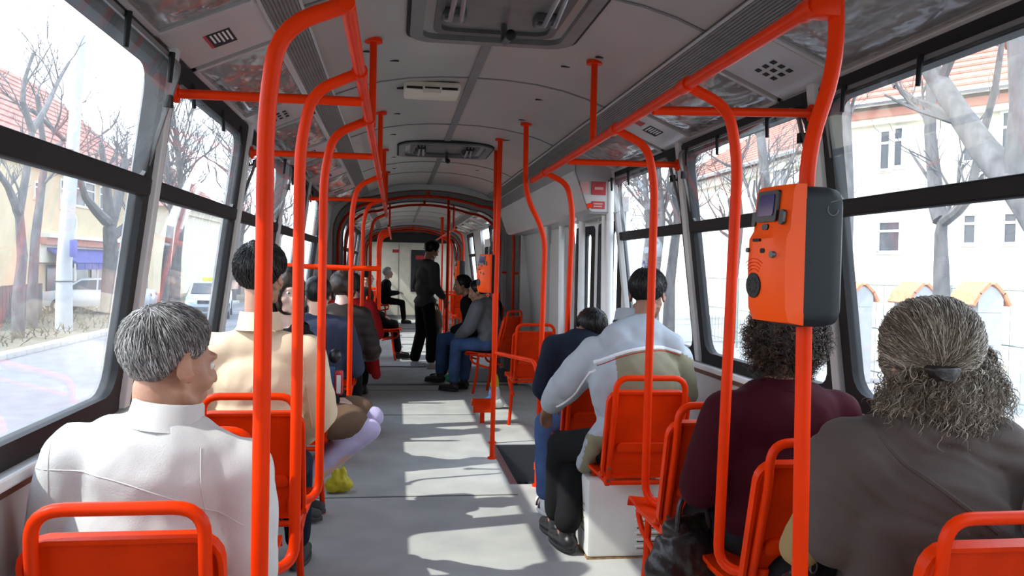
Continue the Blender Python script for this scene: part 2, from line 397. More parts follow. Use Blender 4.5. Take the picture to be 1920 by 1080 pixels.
# side walls: sill panel, pillars, header
WINS = {-1: [(-1.48, -0.08), (-0.08 + .0, 1.32), (1.32, 2.72), (2.72, 4.12), (4.12, 5.52), (5.52, 6.92), (6.92, 8.32)],
        1: [(-1.48, -0.08), (-0.08, 1.32), (1.32, 2.72), (2.72, 4.12), (4.12, 5.52)]}
MIDW = [(11.75, 13.1), (13.1, 14.45), (14.45, 15.8), (15.8, 17.15), (20.0, 21.4)]
for s, nm in ((-1, 'left'), (1, 'right')):
    wb = [(a + 0.08, b - 0.0 + 0.0) for a, b in WINS[s]] + [(a + .08, b) for a, b in MIDW]
    wb = [(a, b) for a, b in wb]
    bm = NB()
    segs = [(Y0, 9.75), (11.45, 18.3), (19.9, Y1)] if s < 0 else [(Y0, 5.25), (6.45, 9.75), (11.45, 13.2), (14.6, 18.3), (19.9, Y1)]
    for a, b in segs: wslab(bm, s, a, b, 0.0, 0.93, -0.05, 0.0)
    edges = sorted(wb); cur = Y0
    door = [] if s < 0 else [(5.55, 7.15), (13.2, 14.6)]
    if s > 0: edges = sorted([e for e in edges if not (13 < e[0] < 14.6)] + door)
    spans = []
    for a, b in edges:
        if a > cur + 1e-4: spans.append((cur, a))
        cur = b
    spans.append((cur, Y1))
    for a, b in spans:
        for (c, d) in SECT:
            lo, hi = max(a, c), min(b, d)
            if hi > lo + 1e-3: wslab(bm, s, lo, hi, 0.93, 2.06, -0.05, 0.0)
    for c, d in SECT: wslab(bm, s, c, d, 2.035, 2.15, -0.05, 0.0)
    w = build('wall_' + nm, bm, M['wall'], smooth=False); tag(w, kind='structure')
    bm = NB()
    for c, d in SECT:
        if s > 0 and c < 5: d = 5.4
        wslab(bm, s, c, d, 0.895, 0.925, 0, 0.045)
    build('sill_ledge', bm, M['white'], w, smooth=False, bevel=0.006)
    bm = NB()
    for c, d in SECT:
        if s > 0 and c < 5: d = 5.4
        wslab(bm, s, c, d, 0.868, 0.893, 0, 0.02)
    build('sill_edging', bm, M['brown'], w, smooth=False)
    # pillar covers standing proud between the windows
    for y in [1.32, 2.72, 4.12, 5.52 if s < 0 else 5.44, 6.92, 8.36]:
        if s > 0 and y > 5.6: continue
        bm = NB(); hexa(bm, [wp(s, y + .005, 0.93, 0), wp(s, y + 0.075, 0.93, 0), wp(s, y + 0.065, 0.93, 0.03), wp(s, y + 0.015, 0.93, 0.03),
                             wp(s, y + .005, 2.07, 0), wp(s, y + 0.075, 2.07, 0), wp(s, y + 0.065, 2.07, 0.03), wp(s, y + 0.015, 2.07, 0.03)])
        build('pillar_cover', bm, M['wall'], w, smooth=False, bevel=0.004)

# windows: rubber frame with round corners, black middle rail, fixed pane, hopper vent, latches
win_no = [0]
def window(s, y0, y1, tilt, glass, detail=True, gap=0.0):
    win_no[0] += 1
    yc = (y0 + y1) / 2; w = y1 - y0; z0, z1 = 0.93, 2.045; zc = (z0 + z1) / 2; h = z1 - z0
    root = empty('window_%d' % win_no[0], (s * WX(1.0), yc, 0.95)); tag(root, kind='structure')
    def F(off): return lambda u, v: wp(s, yc + u, zc + v, off) - root.location
    bm = NB(); lo = rrect(w + 0.03, h + 0.02, 0.03); li = rrect(w - 0.09, h - 0.11, 0.075)
    ring(bm, lo, li, F(-0.03), F(0.014)); build('window_frame', bm, M['black'], root)
    bm = NB()
    f = F(-0.012); g = F(0.022)
    hexa(bm, [f(-w / 2, 1.597 - zc), f(w / 2, 1.597 - zc), g(w / 2, 1.597 - zc), g(-w / 2, 1.597 - zc), f(-w / 2, 1.655 - zc), f(w / 2, 1.655 - zc), g(w / 2, 1.655 - zc), g(-w / 2, 1.655 - zc)])
    build('middle_rail', bm, M['black'], root, smooth=False, bevel=0.008)
    bm = NB(); hz = (1.60 - 0.96); c = (1.60 + 0.96) / 2 - zc
    prism(bm, [(u, v + c) for u, v in rrect(w - 0.07, hz + 0.02, 0.06)], F(-0.012), F(-0.007)); build('pane', bm, glass, root)
    # hopper: hinged at the middle rail, top leaning into the car
    hh = 2.015 - 1.645; ct, st = math.cos(tilt), math.sin(tilt)
    def H(off):
        def fn(u, v):
            p = wp(s, yc + u, 1.645, 0.0); up = (wp(s, 0, 2.0) - wp(s, 0, 1.6)).normalized(); nin = V((-s, 0, 0)); nin = (nin - up * nin.dot(up)).normalized()
            d = up * ct + nin * st; nn = nin * ct - up * st
            return p + d * (v + hh / 2) + nn * off - root.location
        return fn
    bm = NB(); prism(bm, rrect(w - 0.06, hh, 0.05), H(-0.003), H(0.003)); hp = build('hopper_pane', bm, glass, root)
    bm = NB(); ring(bm, rrect(w - 0.05, hh + 0.01, 0.052), rrect(w - 0.075, hh - 0.015, 0.045), H(-0.006), H(0.006))
    build('hopper_edge', bm, M['seam'], hp)
    if detail:
        for u in (-w * 0.32, w * 0.06, w * 0.36):
            bm = NB(); p = H(0.012)(u, hh / 2 + 0.01); q = H(0.030)(u + 0.004, hh / 2 - 0.075)
            tube(bm, [p, q], [0.009, 0.007], 8); build('latch', bm, M['black'], hp)
        if tilt > 0.06:
            for u in (-w / 2 + 0.04, w / 2 - 0.04):
                p = H(0.0)(u, 0.07); q = wp(s, yc + u, 1.93, -0.01) - root.location; m2 = (p + q) / 2 + V((0, 0.0, -0.03))
                bm = NB(); tube(bm, [q, m2, p], 0.006, 6); obox(bm, p, V((1, 0, 0)), V((0, 1, 0)), V((0, 0, 1)), 0.012, 0.014, 0.018); build('stay_arm', bm, M['black'], hp)
    return root
for i, (a, b) in enumerate(WINS[-1]):
    window(-1, a + 0.08, b, [0, 0.0, 0.17, 0.0, 0.2, 0.0, 0.0][i], M['glass'], i > 0)
for i, (a, b) in enumerate(WINS[1]):
    window(1, a + 0.08, b, [0, 0, 0.05, 0.13, 0.15][i], M['glass_r'], i > 0)
for a, b in MIDW:
    window(-1, a + 0.08, b, 0.0, M['glass'], False)
    if not (13 < a < 14.5): window(1, a + 0.08, b, 0.0, M['glass_r'], False)

# folding door in the stepwell: leaves with tall glass, posts, housing above
def make_door(ya, yb, n):
    root = empty('door_%d' % n, (1.24, (ya + yb) / 2, -0.6)); tag(root, kind='structure')
    L = root.location
    nl = 4; wl = (yb - ya) / nl
    for k in range(nl):
        y = ya + wl * k; dx = 0.06 if k % 2 else 0.0; dx2 = 0.0 if k % 2 else 0.06
        def G(off):
            def fn(u, v):
                t = u / wl + 0.5; return V((1.215 - dx * (1 - t) - dx2 * t - off, y + wl * t, 0.68 + v)) - L
            return fn
        bm = NB(); ring(bm, rrect(wl - 0.01, 2.40, 0.01), rrect(wl - 0.12, 2.12, 0.04), G(-0.015), G(0.015)); lf = build('door_leaf', bm, M['white'], root)
        bm = NB(); ring(bm, rrect(wl - 0.11, 2.13, 0.045), rrect(wl - 0.25, 2.00, 0.035), G(-0.02), G(0.02)); build('door_gasket', bm, M['black'], lf)
        bm = NB(); prism(bm, rrect(wl - 0.13, 2.10, 0.04), G(-0.003), G(0.003)); build('pane', bm, M['glass_r'], lf)
    return root
make_door(5.55, 7.15, 1); make_door(13.2, 14.6, 2)
bm = NB()
for y in (5.47, 5.60, 6.32, 7.12):
    cyl(bm, (1.09, y, -0.3 if y < 6.4 else 0), (1.06, y, 2.0), 0.026, seg=12)
build('door_post', bm, M['white'], bpy.data.objects['door_1'])
bpy.data.objects['door_post'].location = -bpy.data.objects['door_1'].location
bm = NB(); tube(bm, [(1.05, 5.5, 1.79), (1.05, 7.6, 1.79)], 0.022, 10); box(bm, 1.02, 1.20, 5.50, 7.10, 1.80, 1.90)
o = build('door_rail', bm, M['panel'], bpy.data.objects['door_1']); o.location = -bpy.data.objects['door_1'].location
bm = NB(); cyl(bm, (0.98, 7.35, 0), (0.98, 7.35, 2.05), 0.028, seg=14); cyl(bm, (0.98, 7.35, 1.62), (0.98, 7.35, 1.80), 0.034, seg=14)
o = build('door_shaft', bm, M['panel'], bpy.data.objects['door_1']); o.location = -bpy.data.objects['door_1'].location
# mechanism housing above the door
hs = empty('trim_1', (0.95, 5.5, 1.78)); tag(hs, kind='structure')
bm = NB(); prof = [(0.80, 2.19), (0.805, 2.06), (0.90, 1.80), (0.93, 1.775), (1.13, 1.775), (1.13, 2.10), (1.08, 2.19)]
prism(bm, prof, lambda x, z: V((x, 5.46, z)) - hs.location, lambda x, z: V((x, 9.55, z)) - hs.location)
build('housing_box', bm, M['panel'], hs, smooth=False, bevel=0.006)
bm = NB(); ring(bm, [(x * 0.97 + 0.95 * 0.03 , z * 0.97 + 1.97 * 0.03) for x, z in prof], [(x * 0.93 + 0.95 * 0.07, z * 0.93 + 1.97 * 0.07) for x, z in prof], lambda x, z: V((x, 5.452, z)) - hs.location, lambda x, z: V((x, 5.459, z)) - hs.location)
build('housing_rim', bm, M['seam'], hs, smooth=False)
def dec(name, mat, x0, x1, z0, z1, parent=hs, y=5.452):
    bm = NB(); box(bm, x0 - hs.location.x, x1 - hs.location.x, y - hs.location.y, y + 0.004 - hs.location.y, z0 - hs.location.z, z1 - hs.location.z)
    return build(name, bm, mat, parent, smooth=False)
a = at_y(1110, 340, 5.45); b = at_y(1136, 366, 5.45); st = dec('notice_sticker', M['red'], a.x, b.x, b.z, a.z)
dec('print_line', M['redlt'], a.x + 0.02, b.x - 0.02, (a.z + b.z) / 2 - 0.01, (a.z + b.z) / 2 + 0.008, st, 5.449)
a = at_y(1110, 377, 5.45); b = at_y(1134, 392, 5.45); st = dec('red_sticker', M['red'], a.x, b.x, b.z, a.z)
dec('print_line', M['redlt'], a.x + 0.012, b.x - 0.015, a.z - 0.022, a.z - 0.013, st, 5.449); dec('print_line', M['redlt'], a.x + 0.012, b.x - 0.02, b.z + 0.012, b.z + 0.021, st, 5.449)
a = at_y(1104, 386, 5.45)
bm = NB(); cyl(bm, a - hs.location, a - hs.location + V((0, -0.02, 0)), 0.018); build('emergency_knob', bm, M['orange'], hs)
a = at_y(1088, 340, 5.45); b = at_y(1104, 362, 5.45); dec('faded_sticker', M['redlt'], a.x, b.x, b.z, a.z)
# small red sticker and seam on the aisle side of the housing
for px, py, mat, w in ((1041, 367, M['red'], 0.10),):
    p = at_x(px, py, 0.85); bm = NB(); obox(bm, V((0.845, p.y, p.z)) - hs.location, V((0, 1, 0)), V((0.36, 0, -1)).normalized(), V((1, 0, 0.36)).normalized(), w / 2, 0.035, 0.004); build('red_sticker', bm, mat, hs, smooth=False)

# articulation portals: white arch frames, bellows between, far end wall
def arch_loop(w, h, r, n=8):
    pts = [(w, -0.02)]
    for k in range(n + 1):
        t = math.radians(90 * k / n); pts.append((w - r + r * math.cos(t), h - r + r * math.sin(t)))
    m = []
    # shallow crown
    full = pts[:]
    top = [(w - r) * (1 - k / 6) for k in range(1, 7)]
    for x in top: full.append((x, h + 0.10 * (1 - (x / (w - r)) ** 2)))
    for x, z in full[::-1][1:]: m.append((-x, z))
    return full + m
def hoop_path(y, w, h, r):
    return [(x, y, z) for x, z in arch_loop(w, h, r)]
trim_no = [1]
for a, b in ART:
    for y, d in ((a, 0.06), (b, -0.06)):
        trim_no[0] += 1
        root = empty('trim_%d' % trim_no[0], (0, y, 0)); tag(root, kind='structure')
        lo = arch_loop(1.30, 2.38, 0.30); li = arch_loop(1.10, 2.19, 0.42)
        def A(off): return lambda x, z: V((x, off, z))
        bm = NB()
        n = len(lo)
        f0, f1 = A(0.0), A(d)
        P = [[bm.verts.new(f(*q)) for q in lp] for lp, f in ((lo, f0), (li, f0), (lo, f1), (li, f1))]
        for i in range(n - 1):
            for q in ((P[0][i], P[0][i + 1], P[1][i + 1], P[1][i]), (P[2][i], P[3][i], P[3][i + 1], P[2][i + 1]), (P[1][i], P[1][i + 1], P[3][i + 1], P[3][i])): bm.faces.new(q)
        build('portal_panel', bm, M['wall'], root)
        bm = NB(); tube(bm, [(x, d * 0.2, z) for x, z in arch_loop(1.095, 2.185, 0.42)], 0.014, 8); build('portal_beading', bm, M['brown'] if y == a else M['seam'], root)
    trim_no[0] += 1
    root = empty('trim_%d' % trim_no[0], (0, (a + b) / 2, 0)); tag(root, kind='structure')
    nf = 9
    for k in range(nf):
        y = a + 0.06 + (b - a - 0.12) * (k + 0.5) / nf - (a + b) / 2; hw = (b - a - 0.12) / nf / 2
        bm = NB(); l1 = arch_loop(1.24, 2.31, 0.42); l0 = arch_loop(1.15, 2.23, 0.42)
        A_ = [bm.verts.new((x, y - hw, z)) for x, z in l0]; B_ = [bm.verts.new((x, y, z)) for x, z in l1]; C_ = [bm.verts.new((x, y + hw, z)) for x, z in l0]
        for i in range(len(l0) - 1):
            bm.faces.new((A_[i], A_[i + 1], B_[i + 1], B_[i])); bm.faces.new((B_[i], B_[i + 1], C_[i + 1], C_[i]))
        build('bellows_fold', bm, M['bellow'], root, smooth=False)
bm = NB(); box(bm, -1.3, 1.3, Y1, Y1 + 0.06, -0.1, 2.4); wb_ = build('wall_back', bm, M['cream'], smooth=False); tag(wb_, kind='structure')
bm = NB(); box(bm, -1.1, 1.1, Y1 - 0.30, Y1, 1.98, 2.22); build('header_box', bm, M['black_gloss'], wb_, smooth=False, bevel=0.01)
bm = NB(); box(bm, 0.02, 0.62, Y1 - 0.015, Y1 - 0.001, 0.72, 1.80); f = build('cab_window', bm, M['black_gloss'], wb_, smooth=False)
bm = NB(); box(bm, 0.14, 0.38, Y1 - 0.02, Y1 - 0.015, 1.56, 1.66); build('red_sticker', bm, M['red'], f, smooth=False)
bm = NB(); box(bm, -0.46, -0.30, Y1 - 0.012, Y1 - 0.001, 1.72, 1.80); build('red_sticker', bm, M['red'], wb_, smooth=False)
bm = NB(); box(bm, -0.30, -0.29, Y1 - 0.008, Y1 - 0.001, 0.1, 1.98); box(bm, -1.0, 1.0, Y1 - 0.03, Y1 - 0.001, 0.05, 0.12); build('panel_joint', bm, M['seam'], wb_, smooth=False)
bm = NB(); box(bm, -1.3, 1.3, Y0 - 0.06, Y0, -0.1, 2.4); w = build('wall_front', bm, M['wall'], smooth=False); tag(w, kind='structure')

# ceiling hatches, light fixture
def hatch(loc, w, l, label, openk):
    root = empty('ceiling_hatch', loc); tag(root, label, 'hatch')
    # long sloped frame with rounded corners, recessed lid, two struts and a handle
    def F(z): return lambda u, v: V((u, v, z + (ceil_z(loc[0] + u) - loc[2]) * (1 if z > -0.02 else 0.6)))
    bm = NB(); ring(bm, rrect(w, l, 0.12, 5), rrect(w - 0.10, l - 0.10, 0.085, 5), F(0.012), F(-0.022)); build('hatch_frame', bm, M['hatch'], root, bevel=0.0)
    bm = NB(); ring(bm, rrect(w + 0.03, l + 0.03, 0.13, 5), rrect(w - 0.02, l - 0.02, 0.11, 5), F(0.01), F(-0.010)); build('rubber_gasket', bm, M['black'], root)
    bm = NB(); prism(bm, rrect(w - 0.08, l - 0.08, 0.085, 5), lambda u, v: V((u, v, 0.012)), lambda u, v: V((u, v, 0.004))); lid = build('hatch_lid', bm, M['hatch'], root)
    bm = NB(); ring(bm, rrect(w - 0.18, l - 0.22, 0.06, 5), rrect(w - 0.24, l - 0.30, 0.05, 5), lambda u, v: V((u, v + 0.0, 0.004)), lambda u, v: V((u, v, -0.012))); build('lid_rib', bm, M['darkmetal'], lid)
    for u in (-w * 0.26, w * 0.26):
        br = NB(); box(br, u - 0.045, u + 0.045, l * 0.02, l * 0.12, -0.03, 0.006); br_o = build('strut_bracket', br, M['darkmetal'], root, smooth=False, bevel=0.008)
        bm = NB()
        for e in (-0.02, 0.02): tube(bm, [(u + e * 1.5, l * 0.10, -0.022), (u + e, -l * 0.02, -0.055), (u + e * 0.6, -l * 0.38, -0.022)], 0.009, 8)
        build('strut', bm, M['metal'], br_o)
        bm = NB(); cyl(bm, (u - 0.03, -l * 0.34, -0.03), (u + 0.03, -l * 0.34, -0.03), 0.014); build('strut_pin', bm, M['black'], br_o)
    bm = NB(); tube(bm, fillet([(0.03, l * 0.22, 0.0), (0.03, l * 0.20, -0.075), (0.03, -l * 0.02, -0.095)], 0.03), [0.013] * 6 + [0.013, 0.013], 10) if False else tube(bm, fillet([(0.03, l * 0.22, 0.0), (0.03, l * 0.20, -0.075), (0.03, -l * 0.02, -0.095)], 0.03), 0.013, 10)
    h_ = build('hatch_handle', bm, M['darkmetal'], root)
    bm = NB(); bmesh.ops.create_uvsphere(bm, u_segments=12, v_segments=8, radius=0.02, matrix=Matrix.Translation((0.03, -l * 0.02, -0.095))); build('handle_knob', bm, M['black'], h_)
    return root
hatch((0.0, 3.02, 2.34), 0.66, 0.86, 'large grey roof hatch with two struts, over the aisle nearest the camera', 0)
hatch((0.0, 6.70, 2.34), 0.72, 0.80, 'smaller-looking grey roof hatch down the aisle, beyond the cream lamp', 0)
root = empty('ceiling_lamp', (-0.20, 4.40, 2.34)); tag(root, 'cream rectangular lamp casing on the ceiling between the two roof hatches', 'lamp')
bm = NB(); box(bm, -0.145, 0.145, -0.13, 0.13, -0.045, 0.005); build('lamp_casing', bm, M['cream'], root, bevel=0.015)
bm = NB(); box(bm, -0.045, 0.045, -0.138, -0.125, -0.058, -0.02); lt = build('lamp_lock', bm, M['cream'], root, smooth=False, bevel=0.004)
bm = NB(); box(bm, -0.038, 0.038, -0.139, -0.137, -0.036, -0.026); build('lock_slot', bm, M['black'], lt, smooth=False)
bm = NB(); box(bm, -0.13, -0.05, -0.134, -0.129, -0.038, -0.026); build('lamp_slot', bm, M['black'], root, smooth=False)
bm = NB(); box(bm, 0.05, 0.13, -0.134, -0.129, -0.038, -0.026); build('lamp_slot', bm, M['black'], root, smooth=False)
bm = NB(); cyl(bm, (-0.18, -0.02, -0.012), (-0.145, -0.02, -0.012), 0.010); build('hinge', bm, M['black'], root)
# ------------------------------------------------------------------ orange tube work: rails, poles, hoops
TR = 0.0165
def clamp(bm, p, axis, r=0.023, l=0.03, mi=0):
    a = V(axis).normalized(); cyl(bm, V(p) - a * l, V(p) + a * l, r, seg=12, mi=mi)
def rail(name, pts, label, joints, group='overhead grab rails'):
    root = empty(name, pts[0]); tag(root, label, 'rail', group); L = root.location
    bm = NB(); tube(bm, [V(p) - L for p in fillet(pts, 0.10)], 0.0175, 12); build('rail_tube', bm, M['orange'], root)
    for j in joints:
        bm = NB(); clamp(bm, V(j) - L, (0, 1, 0)); build('tee_clamp', bm, M['orange'], root)
    return root
JL = [2.45, 3.24, 5.30, 7.1, 9.2]
rail('overhead_rail', [(-0.482, 1.80, 1.955), (-0.482, 9.62, 1.955)], 'long orange overhead rail on the window side of the white-jacketed man', [(-0.482, y, 1.955) for y in JL])
rail('overhead_rail', [(0.480, 1.60, 1.955), (0.480, 5.22, 1.955)], 'long orange overhead rail on the ticket validator side', [(0.480, y, 1.955) for y in (1.64, 2.39, 3.20, 4.75)])
rail('overhead_rail', [(-0.48, 11.9, 1.955), (-0.48, 17.9, 1.955)], 'far orange overhead rail beyond the first bellows, above the red-coated passenger', [(-0.48, y, 1.955) for y in (12.8, 13.7, 14.6, 15.5)])
rail('overhead_rail', [(0.48, 11.9, 1.955), (0.48, 17.9, 1.955)], 'far orange overhead rail beyond the first bellows, on the door side', [(0.48, y, 1.955) for y in (12.6, 15.2, 16.0)])
# cross bars from rail to window pillar
def crossbar(a, b, label):
    root = empty('cross_bar', a); tag(root, label, 'bar', 'cross bars from rail to window pillar'); L = root.location
    bm = NB(); cyl(bm, (0, 0, 0), V(b) - L, 0.0155); build('bar_tube', bm, M['orange'], root)
    bm = NB(); d = (V(b) - L).normalized(); cyl(bm, V(b) - L - d * 0.012, V(b) - L, 0.03); build('wall_flange', bm, M['orange'], root)
crossbar((-0.49, 2.78, 1.935), (-1.075, 2.765, 1.93), 'orange cross bar beside the open hopper window nearest the camera')
crossbar((-0.49, 4.17, 1.935), (-1.075, 4.16, 1.93), 'orange cross bar second from the camera on the open-hopper side')
crossbar((-0.49, 6.96, 1.935), (-1.075, 6.95, 1.93), 'orange cross bar furthest down the car on the open-hopper side')
crossbar((0.49, 2.74, 1.945), (1.075, 2.75, 1.965), 'orange cross bar above the ticket validator pole, by the speaker grille')
crossbar((0.49, 4.14, 1.945), (1.075, 4.15, 1.95), 'orange cross bar over the grey-jacketed man, beside the sticker panel')

def seat_pole(s, Y, label, jz=0.50, jx=0.735, jy=-0.12, floor_pole=False, r=TR, x_low=0.648, base=0.0):
    """pole bent out from the overhead rail and down to a seat bracket (or the floor)"""
    root = empty('grab_pole', (s * 0.648, Y, base)); tag(root, label, 'pole', 'bent orange grab poles'); L = root.location
    p = [(s * 0.482, Y, 1.955), (s * 0.595, Y, 1.90), (s * 0.650, Y, 1.80), (s * x_low, Y, jz + 0.16 if not floor_pole else base)]
    if not floor_pole: p += [(s * (x_low + 0.012), Y, jz + 0.03), (s * jx, Y + jy, jz)]
    if not floor_pole: pts = fillet([p[0], (s * 0.615, Y, 1.895), (s * 0.648, Y, 1.74), (s * x_low, Y, jz), (s * jx, Y + jy, jz)], {1: 0.06, 2: 0.09, 3: 0.10})
    else: pts = fillet([p[0], (s * 0.615, Y, 1.895), (s * 0.648, Y, 1.74), (s * x_low, Y, base)], {1: 0.06, 2: 0.09})
    bm = NB(); tube(bm, [V(q) - L for q in pts], r, 12); build('pole_tube', bm, M['orange'], root)
    if floor_pole:
        bm = NB(); cyl(bm, (0, 0, 0.0), (0, 0, 0.012), 0.035); cyl(bm, (0, 0, 0.012), (0, 0, 0.06), 0.022); build('floor_flange', bm, M['orange'], root)
    else:
        bm = NB(); clamp(bm, V((s * jx, Y + jy, jz)) - L, (0, 0, 1), 0.022, 0.03); build('end_clamp', bm, M['orange'], root)
    return root
# L0: thick pole to the floor at the end of the rail
root = empty('grab_pole', (-0.650, 1.82, 0)); tag(root, 'thick orange pole to the floor, between the white-jacketed and beige-jacketed men', 'pole', 'bent orange grab poles')
bm = NB(); tube(bm, [V(q) - root.location for q in fillet([(-0.47, 1.82, 1.962), (-0.625, 1.82, 1.90), (-0.648, 1.82, 1.72), (-0.650, 1.82, 0.0)], {1: 0.09, 2: 0.10})], 0.0185, 14); build('pole_tube', bm, M['orange'], root)
bm = NB(); cyl(bm, (0, 0, 0), (0, 0, 0.014), 0.045); build('floor_flange', bm, M['orange'], root)
seat_pole(-1, 2.45, 'orange pole with its bent foot ending at the empty seat behind the white-jacketed man', 0.53, 0.72, -0.1)
seat_pole(-1, 3.24, 'orange pole with its bent foot beside the beige-jacketed man', 0.505, 0.73)
seat_pole(-1, 5.30, 'orange pole holding the partition rail, in front of the quilted jacket', 0.47, 0.74)
seat_pole(-1, 7.1, 'orange pole between the quilted jacket and the red coat', 0.47, 0.74)
seat_pole(-1, 9.2, 'orange pole just beyond the red-coated passenger', 0.47, 0.74)
seat_pole(1, 2.39, 'orange pole with its bent foot beside the woman in the maroon sweater', 0.50, 0.72, -0.10, x_low=0.62)
seat_pole(1, 3.20, 'orange pole with its bent foot above the white heater box', 0.47, 0.74, -0.14, x_low=0.64)
for k, y in enumerate((12.8, 13.7, 14.6, 15.5)):
    seat_pole(-1, y, ['orange pole just past the bellows beside the person in black', 'second orange pole past the bellows on the red coat side', 'third orange pole past the bellows on the red coat side', 'last orange pole on the red coat side, near the white-haired woman'][k], 0.5, 0.74)
for k, y in enumerate((12.6, 15.2, 16.0)):
    seat_pole(1, y, ['orange pole just past the bellows behind the standing young man', 'orange pole past the far door, nearer one', 'orange pole past the far door, further one'][k], 0.5, 0.74)
# RC: pole down to the floor by the white partition board
seat_pole(1, 4.75, 'orange pole to the floor just beyond the grey-jacketed man', floor_pole=True, x_low=0.612)
# RV: validator pole
root = empty('validator_pole', (0.492, 1.62, 0)); tag(root, 'thick orange pole that carries the ticket validator, cranked at its top', 'pole', 'bent orange grab poles'); L = root.location
bm = NB(); tube(bm, [V(q) - L for q in fillet([(0.515, 1.62, 2.285), (0.530, 1.62, 1.83), (0.471, 1.62, 1.66), (0.492, 1.62, 0)], {1: 0.10, 2: 0.10})], 0.0165, 14); build('pole_tube', bm, M['orange'], root)
bm = NB(); cyl(bm, (0, 0, 0), (0, 0, 0.014), 0.045); build('floor_flange', bm, M['orange'], root)
bm = NB(); obox(bm, V((0.497, 1.62, 1.955)) - L, V((1, 0, 0)), V((0, 1, 0)), V((0, 0, 1)), 0.03, 0.022, 0.026); build('rail_clamp', bm, M['orange'], root, bevel=0.006)
# RD: cranked door pole, RE: straight pole, with guard bars round the stepwell
root = empty('door_pole', (0.552, 5.2, 0)); tag(root, 'orange pole cranked near the ceiling, standing at the near corner of the stepwell', 'pole'); L = root.location
bm = NB(); tube(bm, [V(q) - L for q in fillet([(0.433, 5.2, 2.31), (0.436, 5.2, 1.86), (0.570, 5.2, 1.62), (0.552, 5.2, 0)], {1: 0.12, 2: 0.12})], TR, 12); build('pole_tube', bm, M['orange'], root)
bm = NB(); cyl(bm, V((0.433, 5.2, 2.315)) - L, V((0.433, 5.2, 2.30)) - L, 0.036); build('ceiling_flange', bm, M['orange'], root)
bm = NB(); cyl(bm, (0, 0, 0), (0, 0, 0.012), 0.032); build('floor_flange', bm, M['orange'], root)
bm = NB(); clamp(bm, (0.002, 0, 0.13), (0, 0, 1), 0.024, 0.022); cyl(bm, (0.002, 0, 0.13), (0.11, 0.02, 0.13), 0.014); build('foot_bracket', bm, M['orange'], root)
root = empty('door_pole', (0.350, 5.97, 0)); tag(root, 'straight orange pole from ceiling to floor at the far aisle corner of the stepwell', 'pole'); L = root.location
bm = NB(); cyl(bm, (0, 0, 0), (0.014, 0, 2.325), TR + 0.001, seg=12); build('pole_tube', bm, M['orange'], root)
bm = NB(); cyl(bm, (0.014, 0, 2.315), (0.014, 0, 2.328), 0.036); build('ceiling_flange', bm, M['orange'], root)
bm = NB(); cyl(bm, (0, 0, 0), (0, 0, 0.012), 0.032); build('floor_flange', bm, M['orange'], root)
root = empty('door_pole', (0.415, 6.5, 0)); tag(root, 'thinner orange pole right behind the straight stepwell pole', 'pole')
bm = NB(); cyl(bm, (0, 0, 0), (-0.02, 0, 2.32), 0.014, seg=10); build('pole_tube', bm, M['orange'], root)
bm = NB(); cyl(bm, (0, 0, 0), (0, 0, 0.012), 0.03); build('floor_flange', bm, M['orange'], root)
root = empty('guard_rail', (0.35, 5.97, 0.78)); tag(root, 'orange guard rail across the stepwell between the two door poles', 'rail'); L = root.location
bm = NB(); tube(bm, [V(q) - L for q in fillet([(0.36, 5.97, 0.775), (0.53, 5.30, 0.795), (0.558, 5.21, 0.68)], 0.05)], 0.014, 10); build('rail_tube', bm, M['orange'], root)
root = empty('guard_rail', (0.56, 5.2, 0.78)); tag(root, 'short orange bar joining the cranked door pole to the next pole', 'rail'); L = root.location
bm = NB(); tube(bm, [V((0.558, 5.2, 0.765)) - L, V((0.612, 4.75, 0.80)) - L], 0.014, 10); build('rail_tube', bm, M['orange'], root)
for p in ((0.558, 5.2, 0.765), (0.612, 4.75, 0.80)):
    bm = NB(); clamp(bm, V(p) - L, (0, 0, 1), 0.022, 0.02); build('tee_clamp', bm, M['orange'], root)
root = empty('guard_rail', (-0.65, 5.30, 1.38)); tag(root, 'orange horizontal partition rail behind the girl, from window wall to pole', 'rail'); L = root.location
bm = NB(); tube(bm, [V(q) - L for q in fillet([(-0.46, 5.30, 1.375), (-0.65, 5.30, 1.375), (-1.16, 5.36, 1.385)], 0.02)], 0.017, 10); build('rail_tube', bm, M['orange'], root)
bm = NB(); cyl(bm, V((-1.155, 5.36, 1.385)) - L, V((-1.172, 5.36, 1.385)) - L, 0.032); build('wall_flange', bm, M['orange'], root)
# straight ceiling stubs down to the rails
def stub(x, y, label, z1=1.955):
    root = empty('ceiling_stub', (x, y, z1)); tag(root, label, 'pole', 'short orange ceiling stubs'); zc = ceil_z(x) - z1
    bm = NB(); cyl(bm, (0, 0, 0), (0, 0, zc), 0.0145, seg=12); build('stub_tube', bm, M['orange'], root)
    bm = NB(); cyl(bm, (0, 0, zc - 0.012), (0, 0, zc + 0.002), 0.036, seg=16); build('ceiling_flange', bm, M['orange'], root)
stub(0.474, 3.55, 'short orange ceiling stub onto the validator-side rail')
stub(-0.474, 3.40, 'short orange ceiling stub nearest the camera on the open-hopper side')
stub(-0.474, 5.00, 'second short orange ceiling stub on the open-hopper side')
stub(-0.474, 6.6, 'third short orange ceiling stub on the open-hopper side')
stub(-0.474, 8.2, 'fourth short orange ceiling stub on the open-hopper side')
stub(-0.47, 12.4, 'short orange ceiling stub past the bellows on the red coat side'); stub(0.47, 12.3, 'short orange ceiling stub past the bellows near the door'); stub(0.47, 15.6, 'short orange ceiling stub far down the car by the far door')
